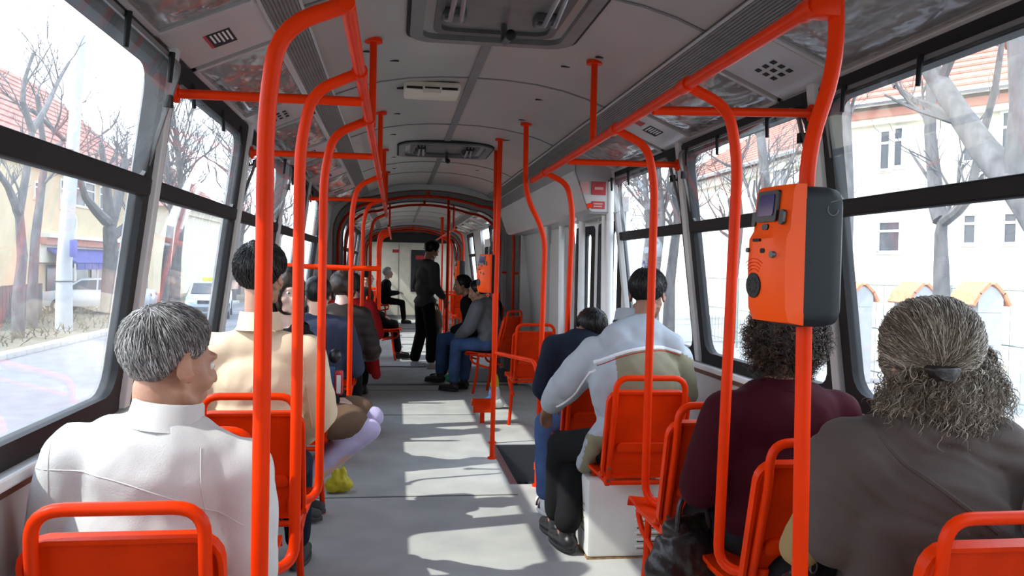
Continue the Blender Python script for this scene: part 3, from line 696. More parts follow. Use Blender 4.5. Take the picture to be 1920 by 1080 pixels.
def straight_pole(px, py, label, top=None):
    p = at_z(px, py, 0.0); root = empty('grab_pole', p); tag(root, label, 'pole', 'straight far poles')
    bm = NB(); cyl(bm, (0, 0, 0), (0.0, 0, ceil_z(p.x)), 0.0165, seg=10); build('pole_tube', bm, M['orange'], root)
    bm = NB(); cyl(bm, (0, 0, 0), (0, 0, 0.012), 0.034); build('floor_flange', bm, M['orange'], root)
    bm = NB(); cyl(bm, (0, 0, ceil_z(p.x) - 0.012), (0, 0, ceil_z(p.x)), 0.034); build('ceiling_flange', bm, M['orange'], root)
straight_pole(835, 697, 'straight orange floor-to-ceiling pole beside the standing young man')
straight_pole(838, 660, 'straight orange floor-to-ceiling pole further along, behind the standing young man')
straight_pole(826, 640, 'straight orange pole deepest in the car on the door side')
for k, (x, y, z, ly) in enumerate(((0.40, 13.1, 0.95, 1.2), (0.40, 14.5, 0.95, 1.0))):
    root = empty('guard_rail', (x, y, z)); tag(root, ['orange guard bar at the far door, nearer one', 'orange guard bar at the far door, further one'][k], 'rail')
    bm = NB(); tube(bm, [V(q) - root.location for q in fillet([(x, y, 0), (x, y, z), (x + 0.72, y, z)], 0.06)], 0.015, 8); build('rail_tube', bm, M['orange'], root)
# hoops in the two articulations
def hoop(y, label, w=1.05, h=2.13):
    root = empty('articulation_hoop', (0, y, 0)); tag(root, label, 'hoop', 'orange articulation hoops')
    bm = NB(); tube(bm, [(x, 0, max(z, 0)) for x, z in arch_loop(w, h, 0.42)], 0.0175, 10); build('hoop_tube', bm, M['orange'], root)
    bm = NB(); tube(bm, [(0, 0, h + 0.09), (0, -0.02, h + 0.16)], 0.017, 8); build('hoop_hanger', bm, M['orange'], root)
    for s in (-1, 1):
        for z in (1.33,):
            bm = NB(); cyl(bm, (s * w, 0, z), (s * (w + 0.10), 0, z), 0.014, seg=8); build('hoop_stay', bm, M['orange'], root)
hoop(9.98, 'orange hoop framing the near end of the first bellows')
hoop(11.25, 'orange hoop framing the far end of the first bellows', 1.04, 2.12)
hoop(18.5, 'orange hoop framing the near end of the far bellows'); hoop(19.7, 'orange hoop framing the far end of the far bellows')

# ------------------------------------------------------------------ seats
def make_seat():
    root = empty('tram_seat')
    # moulded back, slightly reclined: top at y=0 z=.86, bottom at y=.10 z=.46
    def B(d):
        up = V((0, -0.10, 0.40)).normalized(); nn = V((0, -up.z, up.y)); o = V((0, 0.05, 0.66))
        def f(u, v):
            dish = 0.018 * (1 - (u / 0.19) ** 2)
            return o + up * v + V((u, 0, 0)) - nn * (dish - d)
        return f
    bm = NB(); W, H = 0.375, 0.415
    nu, nv = 13, 11; lip = rrect(W, H, 0.05, 4)
    prism(bm, lip, B(0.006), B(-0.006))
    bmesh.ops.triangulate(bm, faces=[f for f in bm.faces if len(f.verts) > 4])
    back = build('backrest', bm, M['orange_seat'], root)
    bm = NB(); ring(bm, rrect(W + 0.006, H + 0.006, 0.053, 4), rrect(W - 0.016, H - 0.016, 0.045, 4), B(0.022), B(-0.008)); build('backrest_rim', bm, M['orange_seat'], back)
    bm = NB(); prism(bm, [(u, v - 0.06) for u, v in rrect(0.26, 0.05, 0.024, 4)], B(0.004), B(0.026)); build('back_pad', bm, M['orange_seat'], back, bevel=0.006)
    bm = NB(); prism(bm, [(u, v - 0.155) for u, v in rrect(0.24, 0.012, 0.005, 2)], B(0.004), B(0.012)); build('back_ridge', bm, M['orange_seat'], back)
    for u in (-0.06, 0.06):
        bm = NB(); prism(bm, [(u + a, v - 0.06) for a, v in rrect(0.012, 0.012, 0.0055, 3)], B(0.024), B(0.030)); build('rivet', bm, M['darkmetal'], back)
    # pan with rolled front edge
    bm = NB(); prof = [(0.10, 0.475), (0.14, 0.455), (0.30, 0.450), (0.43, 0.462), (0.475, 0.455), (0.49, 0.425)]
    ys = prof; a = []
    for th in (0.0, -0.014):
        a.append([[bm.verts.new((u * (0.19 if i < 4 else 0.185), y, z + th + 0.012 * u * u)) for u in (-1, -0.8, -0.4, 0, 0.4, 0.8, 1)] for i, (y, z) in enumerate(prof)])
    for i in range(len(prof) - 1):
        for j in range(6):
            bm.faces.new((a[0][i][j], a[0][i][j + 1], a[0][i + 1][j + 1], a[0][i + 1][j])); bm.faces.new((a[1][i][j], a[1][i + 1][j], a[1][i + 1][j + 1], a[1][i][j + 1]))
        for j in (0, 6): bm.faces.new((a[0][i][j], a[0][i + 1][j], a[1][i + 1][j], a[1][i][j]))
    for i in (0, len(prof) - 1):
        for j in range(6): bm.faces.new((a[0][i][j], a[0][i][j + 1], a[1][i][j + 1], a[1][i][j]))
    build('seat_pan', bm, M['orange_seat'], root)
    # tube handle running up behind the back and over its top
    bm = NB(); hx = 0.158
    tube(bm, fillet([(-hx, 0.085, 0.47), (-hx, -0.018, 0.80), (-hx, -0.028, 0.925), (hx, -0.028, 0.925), (hx, -0.018, 0.80), (hx, 0.085, 0.47)], {1: 0.05, 2: 0.085, 3: 0.085, 4: 0.05}, 6), 0.0135, 10); build('handle', bm, M['orange'], root)
    for s in (-1, 1):
        bm = NB(); obox(bm, (s * hx, 0.092, 0.475), V((1, 0, 0)), V((0, 0.25, -1)).normalized(), V((0, 1, 0.25)).normalized(), 0.012, 0.055, 0.020); br = build('bracket', bm, M['orange'], root, smooth=False, bevel=0.005)
        for z in (0.445, 0.505):
            bm = NB(); cyl(bm, (s * hx, 0.066 - (z - 0.475) * .25, z), (s * hx, 0.074, z), 0.007, seg=8); build('bolt', bm, M['darkmetal'], br)
        bm = NB(); tube(bm, fillet([(s * hx, 0.10, 0.43), (s * hx, 0.44, 0.43), (s * hx * 0.9, 0.42, 0.34), (s * hx * 0.9, 0.20, 0.30)], 0.05), 0.012, 8); build('side_frame', bm, M['orange'], root)
    bm = NB(); cyl(bm, (-hx, 0.10, 0.43), (hx, 0.10, 0.43), 0.012); build('cross_tube', bm, M['orange'], root)
    for s in (-1, 1):
        bm = NB(); tube(bm, fillet([(s * 0.14, 0.34, 0.43), (s * 0.14, 0.36, 0.2), (s * 0.15, 0.40, 0.0)], 0.08), 0.015, 8); build('leg', bm, M['orange'], root)
    return root
def copy_tree(o, parent=None):
    c = o.copy(); COL.objects.link(c); c.parent = parent
    for ch in list(o.children): copy_tree(ch, c)
    return c
proto = make_seat(); used = [False]
def place_seat(x, y, label, rz=0.0, z=0.0):
    o = proto if not used[0] else copy_tree(proto)
    used[0] = True; o.location = (x, y, z); o.rotation_euler = (0, 0, rz); tag(o, label, 'seat', 'orange tram seats'); return o
place_seat(-0.885, 1.68, 'orange seat in the near corner, under the man in the white jacket')
place_seat(-0.925, 2.42, 'orange seat, empty, in front of the white-jacketed man')
place_seat(-0.875, 3.04, 'orange seat carrying the man in the beige jacket')
place_seat(-0.90, 4.30, 'orange seat carrying the girl in lilac tights', 0.0)
place_seat(-0.86, 6.42, 'orange seat carrying the passenger with brown hair and quilted jacket')
place_seat(-0.86, 8.25, 'orange seat carrying the passenger in the red coat')
place_seat(0.865, 1.50, 'orange seat under the woman with the grey-brown shawl')
place_seat(0.835, 2.20, 'orange seat under the woman in the maroon sweater')
place_seat(0.785, 2.82, 'orange seat, empty, between the maroon sweater and the heater box')
box_seat = place_seat(0.755, 3.54, 'orange seat under the man in the grey and khaki jacket')
for ch in list(box_seat.children):
    if ch.name.split('.')[0] in ('leg', 'side_frame'): bpy.data.objects.remove(ch)
for s in (-1, 1):
    bm = NB(); cyl(bm, (s * 0.14, 0.40, 0.388), (s * 0.14, 0.40, 0.45), 0.015); cyl(bm, (s * 0.158, 0.10, 0.43), (s * 0.14, 0.40, 0.43), 0.012); build('leg', bm, M['orange'], box_seat)
place_seat(0.80, 6.85, 'orange seat, empty, standing just past the stepwell')
place_seat(0.90, 8.92, 'orange seat turned to the aisle, carrying the hooded passenger in blue jeans', 0.9)
place_seat(-0.75, 12.35, 'orange seat carrying the passenger in black past the bellows', -PI / 2)
place_seat(-0.86, 13.9, 'orange seat past the bellows beside the second pole'); place_seat(0.86, 15.4, 'orange seat past the far door')
# window-side pad seat of the second row and spare far seats
for k, y in enumerate((16.2, 17.0)): place_seat(-0.86, y, ['orange seat deep in the car, nearer of two', 'orange seat deep in the car, further of two'][k])
place_seat(-0.95, 20.0, 'orange side-facing seat of the white-haired woman at the far end', -PI / 2)

# ------------------------------------------------------------------ heater box, partition board, rear wheel cover
root = empty('heater_box', (0.80, 4.02, 0)); tag(root, 'white metal heater box with louvre slots standing on the floor under the seats', 'heater'); L = root.location
bm = NB(); box(bm, -0.235, 0.40, -0.165, 0.33, 0.006, 0.385); build('box_shell', bm, M['dirty_white'], root, bevel=0.02)
for r in range(7):
    bm = NB(); z = 0.06 + r * 0.033; tube(bm, [(0.0, -0.164, z), (0.02, -0.170, z + 0.004), (0.19, -0.170, z + 0.004), (0.21, -0.164, z)], [0.004, 0.010, 0.010, 0.004], 6); lv = build('louvre', bm, M['dirty_white'], root)
    bm = NB(); box(bm, 0.012, 0.20, -0.1675, -0.163, z - 0.013, z - 0.006); build('louvre_slot', bm, M['rust'] if r % 2 == 0 else M['black'], lv, smooth=False)
for r in range(5):
    bm = NB(); box(bm, -0.2365, -0.2345, -0.10, -0.03, 0.12 + r * 0.032, 0.124 + r * 0.032); build('side_slot', bm, M['rust'], root, smooth=False)
bm = NB(); box(bm, -0.234, 0.40, -0.1635, 0.33, 0.0, 0.008); build('rusty_foot', bm, M['rust'], root, smooth=False)
bm = NB(); box(bm, -0.06, 0.0, -0.05, 0.02, 0.385, 0.425); build('box_latch', bm, M['metal'], root, bevel=0.004)
root = empty('partition_board', (0.60, 4.97, 0)); tag(root, 'pale grey partition board between the cranked door pole and the next pole', 'board')
bm = NB()
lp = rrect(0.40, 0.72, 0.06, 5); prism(bm, lp, lambda u, v: V((0.03 - 0.06 * u, u, 0.39 + v)), lambda u, v: V((0.04 - 0.06 * u, u, 0.39 + v))); build('board_sheet', bm, M['panel'], root)
for u, v in ((-0.15, 0.30), (0.15, 0.30), (-0.15, -0.30), (0.15, -0.30)):
    bm = NB(); cyl(bm, (0.028 - 0.06 * u, u, 0.39 + v), (0.022 - 0.06 * u, u, 0.39 + v), 0.009, seg=8); build('board_screw', bm, M['darkmetal'], root)
root = empty('folding_pan', (0.42, 7.35, 0)); tag(root, 'small orange curved plate low by the floor past the stepwell', 'plate')
bm = NB()
def S(d):
    return lambda u, v: V((u * 0.8, v * 0.4 - 0.03, 0.20 + 0.10 * math.cos(v * 9) - 0.25 * abs(v) + d))
g = {}
for i in range(9):
    for j in range(4):
        t = i / 8 * PI * 0.9; x = -0.09 + j * 0.06
        for k, r in enumerate((0.11, 0.10)): g[i, j, k] = bm.verts.new((x, -r * math.cos(t) * 0.9, 0.11 + r * math.sin(t)))
for i in range(8):
    for j in range(3):
        bm.faces.new((g[i, j, 0], g[i, j + 1, 0], g[i + 1, j + 1, 0], g[i + 1, j, 0])); bm.faces.new((g[i, j, 1], g[i + 1, j, 1], g[i + 1, j + 1, 1], g[i, j + 1, 1]))
    for j in (0, 3): bm.faces.new((g[i, j, 0], g[i + 1, j, 0], g[i + 1, j, 1], g[i, j, 1]))
for i in (0, 8):
    for j in range(3): bm.faces.new((g[i, j, 0], g[i, j, 1], g[i, j + 1, 1], g[i, j + 1, 0]))
build('curved_plate', bm, M['orange_seat'], root); bm = NB(); box(bm, -0.02, 0.02, -0.02, 0.02, 0, 0.20); build('plate_leg', bm, M['orange'], root)

# ------------------------------------------------------------------ ticket validators
def validator(loc, rz, label, scale=1.0):
    """front faces -X, depth along X, width along Y; origin at the pole, bottom of the case"""
    root = empty('ticket_validator', loc, rz); tag(root, label, 'validator', 'orange ticket validators'); root.scale = (scale,) * 3
    W, H = 0.138, 0.285
    # dark rear case with rounded vertical edges and bulged back
    bm = NB(); lp = rrect(W, H, 0.028, 5)
    n = len(lp); rows = []
    for x, k in ((-0.025, 1.0), (0.036, 1.0), (0.060, 0.94), (0.070, 0.80)):
        rows.append([bm.verts.new((x, u * k, H / 2 + v * (1 if k > 0.99 else 0.5 + k / 2))) for u, v in lp])
    for a, b in zip(rows, rows[1:]):
        for i in range(n): bm.faces.new((a[i], a[(i + 1) % n], b[(i + 1) % n], b[i]))
    bm.faces.new(rows[0]); bm.faces.new(rows[-1][::-1]); build('rear_case', bm, M['graphite'], root, angle=50)
    # orange front shell: recessed head with the screen, bulged lower body
    bm = NB(); prof = [(-0.024, 0.004), (-0.070, 0.010), (-0.082, 0.035), (-0.086, 0.12), (-0.084, 0.178), (-0.072, 0.196), (-0.064, 0.272), (-0.056, 0.286), (-0.024, 0.289)]
    rows = []
    for (x, z) in prof:
        fr = (-0.024 - x) / 0.062
        ws = W * (1.0 - 0.0 * fr) ; c = 0.020 * max(0.0, fr)
        rows.append([bm.verts.new(q) for q in ((-0.024, -ws / 2, z), (x + c * 0.9, -ws / 2 + 0.002, z), (x + c * 0.25, -ws / 2 + 0.020, z), (x, -ws / 2 + 0.045, z), (x, ws / 2 - 0.045, z), (x + c * 0.25, ws / 2 - 0.020, z), (x + c * 0.9, ws / 2 - 0.002, z), (-0.024, ws / 2, z))])
    for a, b in zip(rows, rows[1:]):
        for i in range(7): bm.faces.new((a[i], a[i + 1], b[i + 1], b[i]))
    build('front_shell', bm, M['orange_bright'], root, angle=30)
    def plate(name, mat, y0, y1, z0, z1, x, th=0.004, parent=root, tilt=0.0, r=0.006):
        bm = NB(); w, h = y1 - y0, z1 - z0; yc, zc = (y0 + y1) / 2, (z0 + z1) / 2
        prism(bm, rrect(w, h, min(r, w * 0.45, h * 0.45), 3), lambda u, v: V((x - tilt * v, yc + u, zc + v)), lambda u, v: V((x - tilt * v - th, yc + u, zc + v)))
        return build(name, bm, mat, parent, bevel=0.0)
    T = -0.105
    b = plate('screen_bezel', M['black_gloss'], -0.040, 0.034, 0.212, 0.276, -0.0665, 0.006, tilt=T)
    plate('screen', M['screen'], -0.030, 0.024, 0.224, 0.268, -0.0722, 0.002, b, tilt=T)
    plate('side_key', M['black_gloss'], -0.060, -0.046, 0.205, 0.235, -0.0655, 0.006, tilt=T); plate('side_key', M['black_gloss'], 0.040, 0.054, 0.205, 0.235, -0.0655, 0.006, tilt=T)
    plate('centre_key', M['black_gloss'], -0.012, 0.010, 0.196, 0.208, -0.069, 0.006, tilt=T)
    plate('card_slot', M['black'], -0.004, 0.022, 0.172, 0.178, -0.084, 0.004); plate('mark', M['black'], -0.020, -0.004, 0.148, 0.158, -0.0845, 0.002)
    bm = NB(); cyl(bm, (-0.075, -0.045, 0.145), (-0.0872, -0.045, 0.145), 0.007, seg=12); build('lock', bm, M['darkmetal'], root)
    bm = NB(); cyl(bm, (-0.080, 0.045, 0.155), (-0.0872, 0.045, 0.155), 0.005, seg=12); build('lock', bm, M['darkmetal'], root)
    bm = NB(); cyl(bm, (-0.084, 0.018, 0.082), (-0.0875, 0.018, 0.082), 0.026, seg=24); sp = build('speaker', bm, M['graphite'], root)
    for k in range(9):
        bm = NB(); a = k / 9 * 2 * PI; c = (0.018 + 0.014 * math.cos(a), 0.082 + 0.014 * math.sin(a)); cyl(bm, (-0.0873, c[0], c[1]), (-0.0882, c[0], c[1]), 0.0025, seg=6); build('speaker_hole', bm, M['black'], sp)
    # contactless wave marks moulded in the shell, and the mark on the side of the case
    for k in range(4):
        bm = NB(); r = 0.034 + k * 0.007
        tube(bm, [(-0.0862, 0.018 + r * math.cos(t), 0.082 + r * math.sin(t)) for t in [math.radians(a) for a in range(55, 126, 10)]], 0.0008, 5); build('wave_mark', bm, M['orange_seat'], root)
    for a0, a1, c in ((100, 260, 0.0), (100, 260, 0.0)):
        pass
    bm = NB(); tube(bm, [(0.036 + 0.012 * math.cos(t), -W / 2 - 0.0002, 0.238 + 0.012 * math.sin(t)) for t in [math.radians(a) for a in range(150, 361, 15)]], 0.0011, 5); build('case_mark', bm, M['seam'], root)
    bm = NB(); tube(bm, [(0.030, -W / 2 - 0.0002, 0.252), (0.052, -W / 2 - 0.0002, 0.258)], 0.0011, 5); build('case_mark', bm, M['seam'], root)
    return root
validator((0.452, 1.62, 1.292), math.radians(7), 'large orange and black ticket validator on the cranked pole, nearest the camera')
validator((0.318, 6.07, 1.205), math.radians(25), 'second orange and black ticket validator, on the straight pole down the aisle')
validator((0.60, 12.60, 1.2), math.radians(10), 'distant orange ticket validator past the bellows')
# ------------------------------------------------------------------ people
def sph(bm, c, r, rot=None, sub=2):
    m = Matrix.Translation(V(c)) @ (rot.to_4x4() if rot else Matrix.Identity(4)) @ Matrix.Diagonal((*([r] * 3 if not isinstance(r, (tuple, list)) else r), 1))
    bmesh.ops.create_icosphere(bm, subdivisions=sub, radius=1.0, matrix=m)
def capsule(bm, a, ra, b, rb, seg=14):
    a, b = V(a), V(b); d = b - a; L = d.length
    if L < 1e-6: return sph(bm, a, max(ra, rb))
    d /= L; pts, rr = [], []
    for k in range(4, 0, -1):
        t = math.radians(90 * k / 4 - 4); pts.append(a - d * ra * math.sin(t)); rr.append(ra * math.cos(t))
    pts.append(a); rr.append(ra); pts.append(b); rr.append(rb)
    for k in range(1, 5):
        t = math.radians(90 * k / 4 - 4); pts.append(b + d * rb * math.sin(t)); rr.append(rb * math.cos(t))
    tube(bm, pts, rr, seg)
def blob(name, prims, mat, parent, voxel=0.01, smooth=3, disp=None, loc=None, slots=None):
    """merge overlapping rounded volumes into one continuous skin"""
    bm = NB()
    for p in prims:
        if p[0] == 'c': capsule(bm, *p[1:])
        else: sph(bm, *p[1:])
    bmesh.ops.recalc_face_normals(bm, faces=bm.faces[:])
    me = bpy.data.meshes.new(name + '_raw'); bm.to_mesh(me); bm.free()
    o = bpy.data.objects.new('tmp', me); COL.objects.link(o)
    md = o.modifiers.new('r', 'REMESH'); md.mode = 'VOXEL'; md.voxel_size = voxel; md.adaptivity = 0
    if smooth:
        m2 = o.modifiers.new('s', 'SMOOTH'); m2.factor = 0.5; m2.iterations = smooth
    dg = bpy.context.evaluated_depsgraph_get(); dg.update()
    out = bpy.data.meshes.new_from_object(o.evaluated_get(dg)); out.name = name
    bpy.data.objects.remove(o); bpy.data.meshes.remove(me)
    if disp:
        out.update(); ns = [v.normal.copy() for v in out.vertices]
        for v, n in zip(out.vertices, ns): v.co += n * disp(v.co, n)
    out.materials.clear()
    for m in (mat if isinstance(mat, list) else [mat]): out.materials.append(m)
    if slots:
        for p in out.polygons: p.material_index = slots(p.center, p.normal)
    for p in out.polygons: p.use_smooth = True
    return link(name, out, parent, loc)
def folds(amp, sc=(9, 9, 5), amp2=0.0):
    def f(co, n):
        q = V((co.x * sc[0], co.y * sc[1], co.z * sc[2]))
        w = noise.noise(q + V((noise.noise(q * 0.7) * 1.4, 0, 0)))
        r = 1 - abs(noise.noise(q * 1.7 + V((5, 3, 1)))) * 2
        return amp * (w * 0.8 + r * 0.35) + (amp2 * noise.noise(q * 5) if amp2 else 0)
    return f
SKIN = {}
def skin(key, c):
    if key not in SKIN: SKIN[key] = material('skin_' + key, c, 0.5, var=0.10, scale=14, bump=0.08, bscale=160)
    return SKIN[key]
def hand(pr, wrist, d, palm, side, curl=0.5, s=1.0):
    """palm and five separate fingers; d: forearm direction, palm: palm normal, side: towards the thumb"""
    d = d.normalized(); side = (side - d * side.dot(d)).normalized(); palm = d.cross(side) if d.cross(side).dot(palm) > 0 else side.cross(d)
    W = V(wrist)
    for k in (-1.1, -0.35, 0.4, 1.1):
        pr.append(('c', W + d * 0.005 * s + side * k * 0.014 * s, 0.015 * s, W + d * 0.085 * s + side * k * 0.021 * s, 0.0115 * s))
    for k, (o, ln) in enumerate(((1.15, 0.9), (0.4, 1.0), (-0.35, 0.95), (-1.1, 0.75))):
        b = W + d * 0.085 * s + side * o * 0.0225 * s; a1 = curl * 0.9; a2 = curl * 2.0; a3 = curl * 2.6
        p1 = b + (d * math.cos(a1) + palm * math.sin(a1) + side * o * 0.08) * 0.040 * ln * s
        p2 = p1 + (d * math.cos(a2) + palm * math.sin(a2)) * 0.027 * ln * s
        p3 = p2 + (d * math.cos(a3) + palm * math.sin(a3)) * 0.021 * ln * s
        pr += [('c', b, 0.0098 * s, p1, 0.0088 * s, 8), ('c', p1, 0.0088 * s, p2, 0.0080 * s, 8), ('c', p2, 0.0080 * s, p3, 0.0068 * s, 8)]
    t0 = W + d * 0.025 * s + side * 0.022 * s; t1 = t0 + (d * 0.7 + side * 0.8 + palm * 0.25).normalized() * 0.042 * s; t2 = t1 + (d * 0.9 + side * 0.25 + palm * 0.35).normalized() * 0.032 * s
    pr += [('c', t0, 0.014 * s, t1, 0.0108 * s, 8), ('c', t1, 0.0108 * s, t2, 0.0085 * s, 8)]
def head_prims(C, Rm, s=1.0, female=False, ear=True, nose=1.0):
    """C: head centre (half height); local +Y face, +Z crown"""
    def P(x, y, z): return C + Rm @ (V((x, y, z)) * s)
    def E(c, r): return ('e', P(*c), tuple(q * s for q in r), Rm)
    j = 0.9 if female else 1.0
    pr = [E((0, -0.014, 0.036), (0.076, 0.092, 0.080)), E((0, 0.030, -0.012), (0.064, 0.064, 0.082)), E((0, 0.040, -0.066), (0.050 * j, 0.048, 0.044)),
          E((0, 0.074, -0.096), (0.023 * j, 0.020, 0.017)), E((0, 0.084, 0.026), (0.050, 0.016, 0.012)),
          E((0.040, 0.062, -0.030), (0.024, 0.024, 0.026)), E((-0.040, 0.062, -0.030), (0.024, 0.024, 0.026)),
          ('c', P(0, 0.092, 0.014), 0.0085 * s, P(0, 0.113 * nose ** .3, -0.026), 0.0125 * s, 10), E((0.012, 0.100, -0.032), (0.010, 0.010, 0.008)), E((-0.012, 0.100, -0.032), (0.010, 0.010, 0.008)),
          ('c', P(-0.016, 0.094, -0.058), 0.0058 * s, P(0.016, 0.094, -0.058), 0.0058 * s, 8), ('c', P(-0.014, 0.092, -0.068), 0.0064 * s, P(0.014, 0.092, -0.068), 0.0064 * s, 8),
          ('c', P(0.052, 0.0, -0.062), 0.018 * s, P(0.030, 0.055, -0.090), 0.018 * s, 8), ('c', P(-0.052, 0.0, -0.062), 0.018 * s, P(-0.030, 0.055, -0.090), 0.018 * s, 8)]
    if ear:
        for e in (-1, 1):
            for k in range(7):
                t0, t1 = [math.radians(-70 + 250 * (k + q) / 7) for q in (0, 1)]
                f = lambda t: P(e * (0.083 - 0.004 * math.sin(t)), -0.012 - 0.016 * math.sin(t), -0.004 + 0.031 * -math.cos(t) * -1 if False else -0.004 - 0.031 * math.cos(t))
                pr.append(('c', f(t0), 0.0062 * s, f(t1), 0.0062 * s, 8))
            pr += [('e', P(e * 0.076, -0.006, -0.006), (0.008 * s, 0.015 * s, 0.024 * s), Rm), ('e', P(e * 0.078, 0.002, -0.034), (0.007 * s, 0.009 * s, 0.010 * s), Rm)]
    return pr
def head_r(d, s=1.0):
    """radius of the skull (no ears) from the head centre along local direction d"""
    best = 0.0
    for c, r in (((0, -0.014, 0.036), (0.076, 0.092, 0.080)), ((0, 0.030, -0.012), (0.064, 0.064, 0.082)), ((0, 0.02, -0.05), (0.056, 0.060, 0.056))):
        o = V(c); inv = V((d.x / r[0], d.y / r[1], d.z / r[2])); oo = V((o.x / r[0], o.y / r[1], o.z / r[2]))
        A = inv.dot(inv); B = -2 * inv.dot(oo); Cc = oo.dot(oo) - 1; D = B * B - 4 * A * Cc
        if D > 0: best = max(best, (-B + math.sqrt(D)) / (2 * A))
    return best * s
def smooth01(a, b, x):
    t = min(1, max(0, (x - a) / (b - a))); return t * t * (3 - 2 * t)
def hair_shell(root, C, Rm, s, mat, thick=0.014, nape=-0.055, front=0.060, side=-0.015, rough=0.004, volume=None, name='hair', nseed=0, res=(56, 36), fringe=None):
    """short hair: closed cap following the skull; sinks into the head where there is no hair"""
    bm = NB(); nu, nv = res; g = {}
    def rad(d):
        r = head_r(d)
        p = d * r
        # hairline: front edge height depends on how far to the front; side/back edge follows the ears and nape
        back = smooth01(0.012, 0.050, -p.y)
        low = nape * back + side * (1 - back)
        fr = smooth01(front - 0.05, front, p.y)
        if fringe is not None: line = low * (1 - fr) + fringe * fr
        else: line = low * (1 - fr) + (0.078 + 0.02 * fr) * fr
        k = smooth01(line - 0.010, line + 0.010, p.z)
        t = thick * (0.55 + 0.45 * smooth01(line, line + 0.05, p.z))
        if volume: t += volume(p)
        q = d * 14 + V((nseed, 0, 0)); ripple = rough * (noise.noise(V((q.x * 2.2, q.y * 2.2, q.z * 0.7))) + 0.6 * noise.noise(q * 3))
        return r + (t + ripple) * k - 0.02 * (1 - k), k
    for i in range(nu):
        for j in range(1, nv):
            th, ph = 2 * PI * i / nu, PI * j / nv
            d = V((math.sin(ph) * math.cos(th), math.sin(ph) * math.sin(th), math.cos(ph)))
            r, k = rad(d); g[i, j] = bm.verts.new(C + Rm @ (d * r * s))
    top = bm.verts.new(C + Rm @ (V((0, 0, 1)) * rad(V((0, 0, 1)))[0] * s)); bot = bm.verts.new(C + Rm @ (V((0, 0, -1)) * rad(V((0, 0, -1)))[0] * s))
    for i in range(nu):
        i2 = (i + 1) % nu
        bm.faces.new((top, g[i, 1], g[i2, 1])); bm.faces.new((bot, g[i2, nv - 1], g[i, nv - 1]))
        for j in range(1, nv - 1): bm.faces.new((g[i, j], g[i, j + 1], g[i2, j + 1], g[i2, j]))
    o = build(name, bm, mat, root, angle=180)
    return o, rad
def strands(parent, paths, r, mat, name='hair_strands', seg=3):
    vs, fs = [], []
    for pts in paths:
        n = len(pts); base = len(vs)
        t = (pts[-1] - pts[0]).normalized() if (pts[-1] - pts[0]).length > 1e-6 else V((0, 0, 1))
        u = t.cross(V((0.3, 0.5, 0.8))).normalized(); w = t.cross(u)
        for i, p in enumerate(pts):
            rr = r * (1.0 - 0.75 * (i / (n - 1)) ** 2)
            for k in range(seg):
                a = 2 * PI * k / seg; vs.append(p + (u * math.cos(a) + w * math.sin(a)) * rr)
        for i in range(n - 1):
            for k in range(seg):
                a = base + i * seg; fs.append((a + k, a + (k + 1) % seg, a + seg + (k + 1) % seg, a + seg + k))
    me = bpy.data.meshes.new(name); me.from_pydata([tuple(v) for v in vs], [], fs); me.materials.append(mat)
    for p in me.polygons: p.use_smooth = True
    o = link(name, me, parent); tag(o, kind='stuff'); return o
def short_strands(hair, C, Rm, s, rad, mat, n=1500, length=0.035, r=0.0011, lift=0.002, seed=1, whorl=(0, -0.5, 0.85), wild=0.25):
    rnd = random.Random(seed); paths = []; wv = V(whorl).normalized()
    while len(paths) < n:
        d = V((rnd.gauss(0, 1), rnd.gauss(0, 1), rnd.gauss(0, 1))).normalized(); rr, k = rad(d)
        if k < 0.6: continue
        pts = []; steps = 5; q = d.copy(); wob = V((rnd.gauss(0, 1), rnd.gauss(0, 1), rnd.gauss(0, 1))) * wild
        for i in range(steps + 1):
            rr, k = rad(q); pts.append(C + Rm @ (q * (rr + lift + 0.0025 * i / steps * (1 + rnd.random())) * s))
            f = (q - wv); f = f - q * f.dot(q) + wob * 0.35
            if f.length > 1e-5: f.normalize()
            q = (q + f * (length / steps / 0.1)).normalized()
        paths.append(pts)
    return strands(hair, paths, r, mat)
def rot_to(yaw, pitch=0.0, roll=0.0):
    return Matrix.Rotation(yaw, 3, 'Z') @ Matrix.Rotation(pitch, 3, 'X') @ Matrix.Rotation(roll, 3, 'Y')
